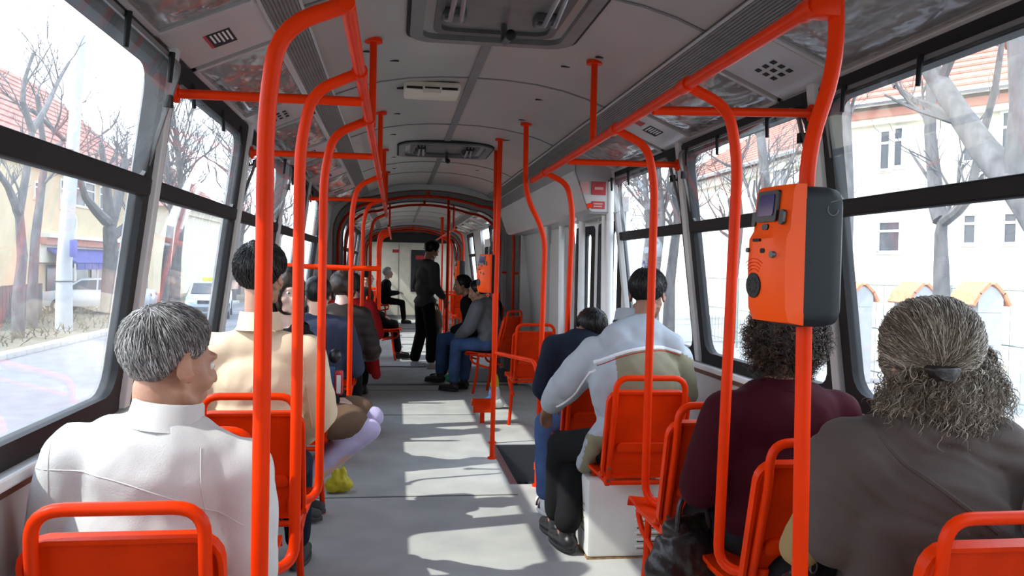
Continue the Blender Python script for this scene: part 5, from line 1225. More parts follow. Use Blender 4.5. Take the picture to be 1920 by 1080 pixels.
# 12 the woman in the maroon sweater, short dark curls
sp = dict(torso=0.43, lean=0.05, sw=0.185, yaw=-0.05, pitch=-0.05, hs=1.03, female=True, head=(0.02, 0.05, 1.155), arms=[((-0.255, 0.05, 0.70), (-0.16, 0.27, 0.62)), ((0.25, 0.05, 0.68), (0.12, 0.27, 0.62))], legs=seat_legs(0.11), voxel=0.011,
          jacket=dict(mat=C_MAROON, th=0.028, loose=1.12, hem=-0.05, name='sweater', disp=folds(0.008, (7, 7, 5)), collar=dict(r0=0.08, r1=0.07, h=0.02)), trousers=dict(mat=C_BLACK, knee=0.085), shoes=dict(mat=C_SHOE_B))
P12 = person('woman with dark curly hair in a maroon sweater, back to the camera', (0.885, 2.52, 0), 0.0, SK_M, sp)
hd, Rm = sp['_hd'], sp['_Rm']
hr, rad = hair_shell(sp['_body'], hd, Rm, 1.0, H_BROWN, 0.030, nape=-0.105, front=0.066, side=-0.07, rough=0.016, nseed=4)
def curls(parent, C, Rm, s, rad, mat, n, r, length, amp, seed, grav=0.75, cond=None, turns=3.0, out=0.012, name='hair_strands', steps=13, start=None):
    rnd = random.Random(seed); paths = []
    tries = 0
    while len(paths) < n and tries < n * 30:
        tries += 1
        d = V((rnd.gauss(0, 1), rnd.gauss(0, 1), rnd.gauss(0, 1))).normalized(); rr, k = rad(d)
        if k < 0.6: continue
        p0 = d * rr
        if cond and not cond(p0, rnd): continue
        L = length * rnd.uniform(0.6, 1.15); ph = rnd.random() * 6.28; tn = turns * rnd.uniform(0.7, 1.3) * 2 * PI
        fl = (V((d.x, d.y, d.z * 0.3)) * (1 - grav) + V((0, 0, -1)) * grav + V((rnd.gauss(0, .18), rnd.gauss(0, .18), rnd.gauss(0, .12)))).normalized()
        a = fl.cross(V((0.2, 0.9, 0.3))).normalized(); b = fl.cross(a); pts = []
        for i in range(steps):
            t = i / (steps - 1); am = amp * min(1, t * 3)
            q = p0 + d * (out * math.sin(PI * min(1, t * 1.2)) + 0.002) + fl * L * t + (a * math.cos(ph + tn * t) + b * math.sin(ph + tn * t)) * am
            rq = q.length
            if rq > 1e-6:
                rm, kk = rad(q / rq)
                if rq < rm: q = q * (rm / rq)
            pts.append(C + Rm @ (q * s))
        paths.append(pts)
    return strands(parent, paths, r, mat, name)
curls(hr, hd, Rm, 1.0, rad, S_BROWN, 1500, 0.0017, 0.045, 0.008, 5, grav=0.3, turns=1.6)

# 13 the woman in the shawl, long grey-brown curls gathered with a dark clip
sp = dict(torso=0.45, lean=0.02, sw=0.185, yaw=0.1, hs=1.0, female=True, head=(0.02, 0.04, 1.20), arms=[((-0.285, 0.05, 0.72), (-0.16, 0.25, 0.64)), ((0.20, 0.05, 0.72), (0.12, 0.25, 0.62))], legs=seat_legs(0.11), voxel=0.011,
          jacket=dict(mat=C_TAN, th=0.004, loose=0.85, hem=-0.06, name='tan_coat'), trousers=dict(mat=C_BLACK, knee=0.085), shoes=dict(mat=C_SHOE_B))
P13 = person('woman with long grey-brown curls in a taupe shawl, back to the camera', (0.918, 1.86, 0), 0.0, SK_L, sp)
shawl = [('e', (0, -0.01, 0.82), (0.225, 0.17, 0.20)), ('e', (0.02, -0.02, 0.62), (0.235, 0.165, 0.20)), ('c', (-0.175, 0, 0.965), 0.092, (0.185, 0, 0.965), 0.092), ('c', (-0.06, -0.01, 1.01), 0.080, (0.06, -0.01, 1.01), 0.080),
         ('c', (-0.185, 0, 0.94), 0.108, (-0.215, 0.0, 0.78), 0.085), ('c', (0.175, 0, 0.94), 0.095, (0.175, 0.03, 0.70), 0.085), ('c', (-0.15, -0.05, 0.80), 0.08, (-0.10, -0.06, 0.50), 0.08), ('c', (0.16, -0.03, 0.7), 0.11, (0.16, 0, 0.45), 0.10)]
def shawl_fold(co, n):
    u = co.z + 0.55 * co.x + 0.05 * noise.noise(co * 6)
    return 0.010 * noise.noise(V((u * 16, co.x * 2.0, co.y * 2))) + 0.006 * (1 - 2 * abs(noise.noise(V((u * 26 + 9, co.x * 3, 1))))) * smooth01(0.6, 0.9, co.z)
sh_ = blob('shawl', shawl, C_SHAWL, P13, 0.010, 5, shawl_fold)
seam_line(sh_, [V((-0.16 + 0.24 * k / 24, 0, 1.02 - 0.20 * (k / 24) ** 0.8)) for k in range(25)], C_SHAWL, 0.007, name='shawl_edge', lift=-0.003)
hd, Rm = sp['_hd'], sp['_Rm']
hr, rad = hair_shell(sp['_body'], hd, Rm, 1.0, H_MIX, 0.030, nape=-0.12, front=0.066, side=-0.10, rough=0.005, volume=lambda p: 0.018 * smooth01(0.0, 0.08, -p.y) * smooth01(-0.06, 0.02, p.z))
# the loose mass of curls below the clip
mass = blob('loose_curls', [('e', hd + V((0.01, -0.075, -0.085)), (0.115, 0.055, 0.075)), ('e', hd + V((0.100, -0.055, -0.095)), (0.085, 0.055, 0.070)), ('e', hd + V((-0.085, -0.06, -0.105)), (0.060, 0.048, 0.055)), ('e', hd + V((0.115, -0.03, -0.03)), (0.040, 0.05, 0.07)), ('e', hd + V((0.01, -0.08, -0.14)), (0.10, 0.045, 0.05))], H_MIX, sp['_body'], 0.009, 2, lambda co, n: 0.008 * noise.noise(co * 60) + 0.006 * noise.noise(co * 30))
# combed strands running from the crown down to the clip
rnd = random.Random(11); clip = V((-0.050, -0.120, -0.022)); paths = []
while len(paths) < 2400:
    d = V((rnd.gauss(0, 1), rnd.gauss(0, 1), rnd.gauss(0, 1))).normalized()
    rr, k = rad(d); p = d * rr
    if k < 0.5 or p.z < -0.03: continue
    goal = (clip + V((rnd.gauss(0, 0.012), 0, rnd.gauss(0, 0.008)))).normalized(); pts = []; span = rnd.uniform(0.35, 1.0); off = rnd.random() * 0.003
    w = V((rnd.gauss(0, .05), rnd.gauss(0, .05), rnd.gauss(0, .05)))
    for i in range(8):
        t = i / 7 * span; q = (d.lerp(goal, t) + w * math.sin(PI * t)); q.normalize(); r2, _ = rad(q); pts.append(hd + Rm @ (q * (r2 + 0.001 + off)))
    paths.append(pts)
strands(hr, paths, 0.0010, S_MIX)
bvh = BVHTree.FromPolygons([v.co for v in mass.data.vertices], [tuple(p.vertices) for p in mass.data.polygons]); paths = []
vs = mass.data.vertices; rnd = random.Random(21)
for _ in range(1700):
    v = vs[rnd.randrange(len(vs))]
    if v.co.y > hd.y + 0.02: continue
    n = v.normal; L = rnd.uniform(0.04, 0.10); ph = rnd.random() * 6.28; tn = rnd.uniform(1.2, 2.4) * 6.28
    fl = (n * 0.25 + V((0.12, 0, -0.9)) + V((rnd.gauss(0, .3), rnd.gauss(0, .2), rnd.gauss(0, .3)))).normalized(); a = fl.cross(V((0.2, 0.9, 0.3))).normalized(); b = fl.cross(a)
    am = rnd.uniform(0.005, 0.011); st = v.co + n * 0.004 - fl * L * 0.4
    paths.append([st + fl * L * (i / 13) + n * 0.008 * math.sin(PI * i / 13) + (a * math.cos(ph + tn * i / 13) + b * math.sin(ph + tn * i / 13)) * am for i in range(14)])
strands(mass, paths, 0.0013, S_MIX)
bm = NB(); c0 = hd + Rm @ (clip + V((0, -0.022, 0.0)))
lp = [(0.042 * math.cos(t), 0.019 * math.sin(t) + 0.006 * math.cos(2 * t)) for t in [2 * PI * k / 24 for k in range(24)]]
for a, b, k in ((0.012, 0.0, 1.0), (0.0, -0.010, 0.86)):
    pass
prism(bm, lp, lambda u, v: c0 + V((u, 0.03, v - 0.25 * u * 0)), lambda u, v: c0 + V((u * 0.85, -0.012 + 6 * u * u, v * 0.85))); build('hair_clip', bm, C_LEATHER, hr, bevel=0.005)

# ------------------------------------------------------------------ bags
def bag(loc, rz, label, mat, w, h, d, handle=True, buckle=True):
    root = empty('handbag', loc, rz); tag(root, label, 'bag')
    blob('bag_body', [('e', (0, 0, h * 0.42), (w * 0.52, d * 0.55, h * 0.42)), ('c', (-w * 0.36, 0, h * 0.2), d * 0.42, (w * 0.36, 0, h * 0.2), d * 0.42), ('c', (-w * 0.26, 0, h * 0.82), d * 0.22, (w * 0.26, 0, h * 0.82), d * 0.22)], mat, root, 0.009, 3, folds(0.010, (14, 14, 10)))
    if handle:
        bm = NB(); tube(bm, fillet([(-w * 0.28, -d * 0.2, h * 0.8), (-w * 0.2, -d * 0.15, h * 1.35), (w * 0.2, -d * 0.15, h * 1.35), (w * 0.28, -d * 0.2, h * 0.8)], 0.06), 0.009, 8); build('strap', bm, mat, root)
    if buckle:
        for s in (-1, 1):
            bm = NB(); tube(bm, [(s * w * 0.27 + 0.014 * math.cos(t), -d * 0.26, h * 0.84 + 0.014 * math.sin(t)) for t in [2 * PI * k / 14 for k in range(14)]], 0.0025, 6, closed=True); build('ring', bm, M['metal'], root)
    return root
bag((0.72, 1.98, 0.50), 0.5, 'dark brown leather handbag between the shawl and the orange pole', C_LEATHER, 0.26, 0.20, 0.13)
bag((0.62, 2.66, 0.36), 0.3, 'slouchy black leather bag on the lap edge of the maroon sweater', C_LEATHER, 0.24, 0.22, 0.16, True, False)
root = empty('carrier_bag', (-0.70, 5.12, 0.0)); tag(root, 'bright yellow carrier bag on the floor by the lilac tights', 'bag')
blob('bag_body', [('c', (-0.03, 0, 0.05), 0.045, (0.05, 0, 0.05), 0.045), ('c', (0.0, 0, 0.06), 0.045, (-0.01, 0, 0.14), 0.02), ('c', (0.03, 0, 0.06), 0.04, (0.035, 0, 0.15), 0.012)], C_YEL, root, 0.008, 2, folds(0.010, (25, 25, 20)))
bm = NB(); tube(bm, fillet([(-0.02, 0, 0.16), (-0.02, 0, 0.25), (0.03, 0, 0.25), (0.03, 0, 0.16)], 0.02), 0.005, 6); build('bag_handle', bm, C_YEL, root)
root = empty('carrier_bag', (0.34, 9.95, 0.0)); tag(root, 'small green and white carrier bag by the black jacket passenger', 'bag')
blob('bag_body', [('c', (-0.05, 0, 0.06), 0.055, (0.05, 0, 0.06), 0.055), ('c', (0, 0, 0.1), 0.06, (0, 0, 0.26), 0.03)], [C_GREEN, C_SHOE_W], root, 0.009, 2, folds(0.008, (20, 20, 16)), slots=lambda c, n: 1 if 0.10 < c.z < 0.2 and c.x < 0.02 else 0)
root = empty('carrier_bag', (0.62, 8.1, 0.0)); tag(root, 'yellow, white and blue carrier bag on the floor behind the empty door-side seat', 'bag')
blob('bag_body', [('c', (-0.05, 0, 0.06), 0.06, (0.05, 0, 0.06), 0.06), ('c', (0, 0, 0.12), 0.06, (0, 0, 0.32), 0.03)], [C_YEL, C_SHOE_W, C_JEANS], root, 0.009, 2, folds(0.010, (20, 20, 16)), slots=lambda c, n: 0 if c.z > 0.22 else (1 if c.x > -0.02 else 2))
root = empty('umbrella_handle', (-0.69, 4.60, 0.735)); tag(root, 'round black knob and red-white-blue packet on the lap of the girl', 'packet')
bm = NB(); sph(bm, (0, 0, 0.16), (0.035, 0.03, 0.042)); build('black_knob', bm, C_SHOE_B, root)
bm = NB(); box(bm, -0.05, 0.0, -0.03, 0.03, -0.04, 0.10); build('blue_packet', bm, C_JEANS, root, bevel=0.006)
bm = NB(); box(bm, 0.0, 0.045, -0.03, 0.03, -0.05, 0.08); build('red_packet', bm, M['red'], root, bevel=0.006)
bm = NB(); box(bm, 0.012, 0.035, -0.034, -0.03, -0.04, 0.06); build('white_label', bm, C_SHOE_W, root, smooth=False)

# blue route number stuck on the pane of the third window
p = at_x(1203, 508, 1.155); tw = None
for o in bpy.data.objects:
    if o.name.startswith('window_') and o.location.x > 0 and 4.2 < o.location.y < 5.5 and o.parent is None: tw = o
fc = bpy.data.curves.new('number_sticker', 'FONT'); fc.body = '21'; fc.size = 0.17; fc.extrude = 0.001; fc.align_x = 'CENTER'; fc.align_y = 'CENTER'
fo = bpy.data.objects.new('number_sticker', fc); COL.objects.link(fo); fo.data.materials.append(material('blue_print', (0.03, 0.06, 0.45), 0.5)); fo.rotation_euler = (PI / 2, 0, -PI / 2)
if tw: fo.parent = tw; fo.location = V((WX(p.z) + 0.004, p.y, p.z)) - tw.location
# ------------------------------------------------------------------ the street outside
GZ = -0.90
ASPH = material('asphalt', (0.17, 0.175, 0.185), 0.85, var=0.12, scale=3, bump=0.2, bscale=120); KERB = material('kerb_stone', (0.45, 0.44, 0.42), 0.8, var=0.15, scale=4)
EARTH = material('dry_verge', (0.13, 0.11, 0.07), 0.9, col2=(0.19, 0.17, 0.12), scale=3, bump=0.5, bscale=25); PAVE = material('pavement', (0.30, 0.295, 0.285), 0.85, var=0.1, scale=3)
PLAST = material('cream_plaster', (0.66, 0.54, 0.35), 0.85, var=0.06, scale=1.5); PLAST2 = material('pale_cream_plaster', (0.78, 0.73, 0.60), 0.85, var=0.05, scale=1.2); TILE = material('clay_roof', (0.42, 0.20, 0.15), 0.8, var=0.2, scale=6, bump=0.4, bscale=30)
BARK = material('grey_bark', (0.12, 0.112, 0.112), 0.9, var=0.3, scale=8, bump=0.5, bscale=30, stretch=(1, 1, 0.4)); CONC = material('concrete', (0.42, 0.43, 0.44), 0.8, var=0.08, scale=4)
WINF = material('window_paint', (0.78, 0.77, 0.74), 0.5); WIND = material('window_dark', (0.06, 0.065, 0.075), 0.15); AWN = material('blue_awning', (0.10, 0.10, 0.36), 0.7); TERRA = material('terracotta_band', (0.55, 0.25, 0.18), 0.8); CAPT = material('cap_tile', (0.62, 0.24, 0.12), 0.8, var=0.15, scale=10)
TYRE = material('tyre', (0.015, 0.015, 0.016), 0.8); SILV = material('silver_paint', (0.50, 0.53, 0.57), 0.3, metal=0.3); LBLUE = material('light_blue_paint', (0.50, 0.62, 0.72), 0.3); DGREEN = material('dark_green_paint', (0.02, 0.07, 0.05), 0.25); WIRE = material('fence_wire', (0.22, 0.27, 0.24), 0.6)
def slab(name, x0, x1, y0, y1, z0, z1, mat):
    bm = NB(); box(bm, x0, x1, y0, y1, z0, z1); o = build(name, bm, mat, smooth=False); return tag(o, kind='structure')
slab('road', -9.0, 5.5, -20, 90, GZ - 0.2, GZ, ASPH); slab('pavement', 5.7, 60, -20, 90, GZ - 0.2, GZ + 0.10, PAVE); slab('ground', -70, -9.3, -20, 90, GZ - 0.2, GZ + 0.08, EARTH)
kb = []
for nm, xa, xb in (('kerb', -9.3, -9.0), ('kerb', 5.5, 5.7)):
    root = empty(nm, (xa, 0, GZ)); tag(root, kind='structure')
    y = 4.0 if xa > 0 else 10.0; me = None
    while y < 48:
        if me is None:
            bm = NB(); box(bm, 0, xb - xa, 0, 0.985, -0.1, 0.13); o = build('kerb_stone', bm, KERB, root, smooth=False, bevel=0.02); me = o.data; o.location = (0, y, 0)
        else:
            o = link('kerb_stone', me, root, (0, y, random.uniform(-0.008, 0.008)))
        y += 1.0
# rails of the neighbouring track
for k, x in enumerate((-4.4, -2.95)):
    pass

def tree(name, label, trunk, r0, mat, seed, levels=3, spread=0.6, blen=1.6, group=None, n0=5, limbs=(), up=0.35):
    """trunk: polyline in world space; limbs: extra hand-placed limbs [(polyline, radius)]"""
    root = empty(name, trunk[0]); tag(root, label, 'tree', group); L = root.location; rnd = random.Random(seed)
    def wob(pts, k=3):
        out = []
        for a, b in zip(pts, pts[1:]):
            for i in range(k): out.append(V(a).lerp(V(b), i / k))
        out.append(V(pts[-1])); return out
    bm = NB(); P = wob([V(p) - L for p in trunk]); n = len(P); R = [r0 * (1 - 0.55 * i / (n - 1)) * (1 + 0.06 * noise.noise(P[i] * 3)) for i in range(n)]
    tube(bm, P, R, 10); tr = build('trunk', bm, mat, root)
    seeds = [(P[i], (P[i] - P[i - 1]).normalized(), R[i]) for i in range(int(n * 0.55), n)]
    for pl, r in limbs:
        bm = NB(); Q = wob([V(p) - L for p in pl]); m = len(Q); RR = [r * (1 - 0.6 * i / (m - 1)) for i in range(m)]; tube(bm, Q, RR, 8); build('limb', bm, mat, root)
        seeds += [(Q[i], (Q[i] - Q[i - 1]).normalized(), RR[i]) for i in range(max(1, m // 2), m)]
    bm = NB()
    def grow(p, d, r, l, lev):
        pts = [p]; q = p.copy(); dd = d.copy()
        for i in range(4):
            dd = (dd + V((rnd.gauss(0, .18), rnd.gauss(0, .18), rnd.gauss(0, .12) + 0.08))).normalized(); q = q + dd * l / 4; pts.append(q)
        tube(bm, pts, [r * (1 - 0.17 * i) for i in range(5)], 5 if lev > 1 else 4, caps=False)
        if lev > 0:
            for _ in range(rnd.randint(2, 3) + (1 if lev == 1 else 0)):
                i = rnd.randint(1, 4); ax = V((rnd.gauss(0, 1), rnd.gauss(0, 1), rnd.gauss(0, 0.6) + up)).normalized(); nd = (dd + ax * spread * 1.4).normalized(); grow(pts[i], nd, r * 0.55, l * rnd.uniform(0.55, 0.8), lev - 1)
    for _ in range(n0):
        p, d, r = rnd.choice(seeds); ax = V((rnd.gauss(0, 1), rnd.gauss(0, 1), rnd.gauss(0, 0.5) + up)).normalized(); grow(p, (d + ax * spread * 1.6).normalized(), max(r * 0.5, 0.02), blen * rnd.uniform(0.7, 1.2), levels)
    o = build('branches', bm, mat, root, recalc=False); tag(o, kind='stuff'); return root
def ax_(pts, X): return [at_x(px, py, X) for px, py in pts]
def ground(p): return V((p.x, p.y, GZ))
# left side trees and post
a = ax_([(34, 560), (42, 480), (36, 400), (50, 320), (60, 245)], -10.6); base = ground(a[0])
tree('bare_tree', 'slim bare forked tree nearest the kerb, left of the concrete post', [base] + a, 0.17, BARK, 3, 3, 0.5, 1.4, None, 8, [(ax_([(36, 400), (15, 350), (-20, 300)], -10.6), 0.13), (ax_([(60, 245), (42, 190), (46, 150), (62, 100)], -10.6), 0.10), (ax_([(60, 245), (85, 205), (110, 150), (130, 116)], -10.6), 0.10)])
a = ax_([(60, 560), (66, 450), (78, 350), (85, 300), (70, 180)], -11.6)
tree('bare_tree', 'dark slanting tree trunk beside the cream house, behind the forked tree', [ground(a[0])] + a, 0.17, BARK, 5, 3, 0.6, 1.8, None, 7, [(ax_([(85, 300), (120, 262), (60, 205)], -11.6), 0.13)])
a = ax_([(205, 560), (208, 470), (205, 430), (222, 370), (235, 300)], -11.8)
tree('bare_tree', 'stout pollarded tree in front of the blue awning', [ground(a[0])] + a, 0.36, BARK, 9, 4, 0.75, 1.2, None, 12, [(ax_([(200, 415), (180, 395), (160, 370), (145, 320)], -11.8), 0.22), (ax_([(210, 445), (240, 420), (245, 395)], -11.8), 0.2), (ax_([(205, 420), (200, 350), (190, 270)], -11.8), 0.24)])
root = empty('concrete_post', ground(at_x(120, 600, -10.4))); tag(root, 'tall round concrete tramway post standing on the verge', 'post')
top = at_x(152, 66, -10.4); bm = NB(); tube(bm, [(0, 0, 0), (0, 0, 2.2), V(top) - root.location + V((0, 0, 0))], [0.25, 0.22, 0.15], 16); build('post_shaft', bm, CONC, root)
p = at_x(136, 466, -10.1) - root.location; bm = NB(); obox(bm, p + V((0.10, -0.2, 0)), V((1, 0, 0)), V((0, 1, 0)), V((0, 0, 1)), 0.05, 0.20, 0.26); build('signal_box', bm, AWN, root, bevel=0.03)
for z in (1.6, 5.6):
    bm = NB(); tube(bm, [(0.26 * math.cos(t) * (1 - z * 0.03), 0.26 * math.sin(t) * (1 - z * 0.03), z) for t in [2 * PI * k / 16 for k in range(16)]], 0.02, 6, closed=True); build('post_band', bm, M['darkmetal'], root)
# bank of bare trees further up the street on the far side, and behind the other side
for k, (x, y, s) in enumerate([(-10.5, 40, 1), (-12.5, 46, 2), (-9.8, 50, 3), (-11.0, 58, 4), (-9.6, 66, 5)]):
    tree('bare_tree', ['bare tree up the street, first beyond the taxi', 'bare tree up the street, behind the first beyond the taxi', 'bare tree up the street, seen through the second window', 'bare tree up the street, seen through the third window', 'smallest and farthest bare tree up the street'][k],
         [(x, y, GZ), (x + 0.1, y, 1.5), (x + 0.3, y + 0.2, 4.0), (x, y, 7.5)], 0.26, BARK, 20 + s, 4, 0.7, 2.4, None, 15, up=0.5)

def wall_quad(bm, A, e, n, u0, u1, z0, z1, d0, d1, mi=0):
    """box on a facade: A origin, e along, n outward normal; d from d0 to d1 outward"""
    p = lambda u, z, d: V((A.x, A.y, 0)) + e * u + n * d + V((0, 0, z))
    hexa(bm, [p(u0, z0, d0), p(u1, z0, d0), p(u1, z0, d1), p(u0, z0, d1), p(u0, z1, d0), p(u1, z1, d0), p(u1, z1, d1), p(u0, z1, d1)], mi)
def facade_window(parent, A, e, n, u0, u1, z0, z1, sash=2):
    L = parent.location
    def q(name, mat, *a, par=parent):
        bm = NB(); wall_quad(bm, A - V((L.x, L.y, 0)), e, n, a[0], a[1], a[2] - L.z, a[3] - L.z, a[4], a[5]); return build(name, bm, mat, par, smooth=False)
    w = q('window', WIND, u0, u1, z0, z1, 0.0, 0.02)
    f = 0.07
    for a in ((u0 - f, u0, z0 - f, z1 + f), (u1, u1 + f, z0 - f, z1 + f), (u0, u1, z1, z1 + f), (u0 - 0.1, u1 + 0.1, z0 - f * 1.4, z0)): q('window_frame', WINF, *a, 0.0, 0.06, par=w)
    for k in range(1, sash): q('window_bar', WINF, u0 + (u1 - u0) * k / sash - 0.035, u0 + (u1 - u0) * k / sash + 0.035, z0, z1, 0.02, 0.05, par=w)
    q('window_bar', WINF, u0, u1, z0 + (z1 - z0) * 0.66, z0 + (z1 - z0) * 0.66 + 0.06, 0.02, 0.05, par=w)
    return w
def on_plane(px, py, A, n):
    d = CF + CR * ((px - 960) / FPX) - CU * ((py - 540) / FPX); k = (V((A.x, A.y, 0)) - CAM_P).dot(n) / d.dot(n); return CAM_P + d * k
def house(label, A, B, zt, zr, depth, wall, winpx, overhang=0.5, roofm=TILE):
    e = (B - A); e.z = 0; W = e.length; e.normalize(); n = V((e.y, -e.x, 0))
    if n.dot(V((CAM_P.x, CAM_P.y, 0)) - A) < 0: n = -n
    root = empty('house', (A.x, A.y, GZ)); tag(root, label, 'house'); L = root.location
    A0 = V((0, 0, 0))
    bm = NB(); wall_quad(bm, A0, e, n, 0, W, 0, zt - GZ, -depth, 0); build('house_wall', bm, wall, root, smooth=False)
    bm = NB(); o = overhang; z0 = zt - GZ; z1 = zr - GZ; P = lambda u, d, z: e * u + n * d + V((0, 0, z))
    pts = [P(-o, o, z0), P(W + o, o, z0), P(W + o, -depth - o, z0), P(-o, -depth - o, z0), P(depth * 0.5, -depth / 2, z1), P(W - depth * 0.5, -depth / 2, z1)]
    v = [bm.verts.new(p) for p in pts]
    for f in ((0, 1, 5, 4), (1, 2, 5), (2, 3, 4, 5), (3, 0, 4), (3, 2, 1, 0)): bm.faces.new([v[i] for i in f])
    rf = build('roof', bm, roofm, root, smooth=False)
    # rows of tiles as real ridges on the street slope
    sl = (P(depth * 0.5, -depth / 2, z1) - P(depth * 0.5, o, z0)); nr = 14
    for k in range(1, nr):
        t = k / nr; bm = NB(); u0 = -o + (depth * 0.5 + o) * t; u1 = W + o - (depth * 0.5 + o) * t
        c = P(0, o, z0) + V((sl.x, sl.y, sl.z)) * t - e * 0
        base = P(0, o + (-depth / 2 - o) * t, z0 + (z1 - z0) * t)
        tube(bm, [base + e * u0 + V((0, 0, 0.02)), base + e * u1 + V((0, 0, 0.02))], 0.05, 5); build('tile_row', bm, roofm, rf, smooth=False)
    bm = NB(); wall_quad(bm, A0, e, n, -0.2, W + 0.2, z0 - 0.5, z0 - 0.12, 0, 0.22); build('cornice', bm, wall, root, smooth=False)
    bm = NB(); tube(bm, [P(-o, o + 0.05, z0), P(W + o, o + 0.05, z0)], 0.09, 8); build('gutter', bm, M['metal'], root)
    for (x0, y0, x1, y1, s) in winpx:
        a = on_plane(x0, y0, A, n); b = on_plane(x1, y1, A, n); ua, ub = (a - A).dot(e), (b - A).dot(e)
        if ua > ub: ua, ub = ub, ua
        if ua < 0 or ub > W: continue
        facade_window(root, V((A.x, A.y, 0)), e, n, ua, ub, b.z, a.z, s)
    return root, e, n, W
# house across the road on the open-hopper side, with shop band, round window and blue awning
hx = -15.0
A = V((hx, 27.0, 0)); B = V((hx, 53.0, 0))
hl, e, n, W = house('cream two-storey house with red roof across the road, blue awning below', A, B, 5.6, 10.6, 9.0, PLAST, [(64, 342, 76, 372, 1), (113, 338, 126, 390, 1), (140, 338, 175, 390, 2), (186, 352, 196, 392, 1)])
c = at_x(129, 422, hx) - hl.location; bm = NB(); cyl(bm, c, c + V((0.06, 0, 0)), 0.62, seg=24); rw = build('round_window', bm, WIND, hl)
bm = NB(); tube(bm, [c + V((0.06, 0.64 * math.cos(t), 0.64 * math.sin(t))) for t in [2 * PI * k / 24 for k in range(24)]], 0.07, 6, closed=True); build('round_frame', bm, WINF, rw)
y0, y1 = at_x(70, 460, hx).y, at_x(250, 460, hx).y; zb = 2.0
for nm, mat, z0, z1, d in (('shop_band', TERRA, 1.95, 2.25, 0.35), ('shop_ledge', WINF, 2.25, 2.42, 0.5), ('shop_fascia', PLAST2, 1.2, 1.95, 0.12)):
    bm = NB(); box(bm, 0, d, y0 - A.y, y1 - A.y, z0 - GZ, z1 - GZ); build(nm, bm, mat, hl, smooth=False)
ya, yb = at_x(82, 490, hx).y - A.y, at_x(232, 490, hx).y - A.y
bm = NB(); hexa(bm, [(0.1, ya, 1.75 - GZ), (1.3, ya, 1.15 - GZ), (1.3, yb, 1.15 - GZ), (0.1, yb, 1.75 - GZ), (0.1, ya, 1.85 - GZ), (1.35, ya, 1.22 - GZ), (1.35, yb, 1.22 - GZ), (0.1, yb, 1.85 - GZ)]); aw = build('awning', bm, AWN, hl, smooth=False)
for k in range(12):
    bm = NB(); yk = ya + (yb - ya) * (k + 0.5) / 12; box(bm, 1.30, 1.33, yk - (yb - ya) / 26, yk + (yb - ya) / 26, 0.92 - GZ, 1.18 - GZ); build('awning_flap', bm, AWN, aw, smooth=False)
for k in range(5):
    yk = ya + (yb - ya) * k / 4; bm = NB(); box(bm, 0.0, 0.06, yk + 0.2, yk + (yb - ya) / 4 - 0.25, 0.2, 1.1 - GZ); build('shop_window', bm, WIND, hl, smooth=False)
    bm = NB(); box(bm, 1.2, 1.27, yk, yk + 0.07, 0, 1.18 - GZ); build('awning_post', bm, WINF, hl, smooth=False)
house('second cream house further up the street beyond the bare trees', V((-14.5, 58, 0)), V((-14.5, 74, 0)), 5.0, 9.0, 8.0, PLAST2, [])
# fence of dark boards beside the house
root = empty('board_fence', (-13.2, 22, GZ)); tag(root, 'dark board fence at the edge of the house garden', 'fence'); me = None
for k in range(40):
    if me is None:
        bm = NB(); box(bm, 0, 0.03, 0, 0.24, 0.1, 1.35); o = build('fence_board', bm, M['darkmetal'], root, smooth=False); me = o.data
    else: link('fence_board', me, root, (0, k * 0.26, random.uniform(-0.02, 0.02)))
# verge scrub
bm = NB(); rnd = random.Random(4)
for _ in range(450):
    px, py = rnd.uniform(-15, -9.6), rnd.uniform(18, 44); h = rnd.uniform(0.1, 0.4); t = V((rnd.gauss(0, 0.12), rnd.gauss(0, 0.12), h))
    b0 = V((px, py, GZ + 0.08)); s = V((0.015, 0.01, 0)); v = [bm.verts.new(q) for q in (b0 - s, b0 + s, b0 + t)]; bm.faces.new(v)
    for _ in range(3):
        t2 = t * rnd.uniform(0.5, 1) + V((rnd.gauss(0, .15), rnd.gauss(0, .15), 0.05)); v = [bm.verts.new(q) for q in (b0 + t * 0.3, b0 + t * 0.3 + s * 2, b0 + t2)]; bm.faces.new(v)
o = build('dry_scrub', bm, material('scrub', (0.16, 0.14, 0.08), 0.9, var=0.3), recalc=False); tag(o, 'dry grass and scrub on the verge beyond the kerb', 'scrub', kind='stuff')

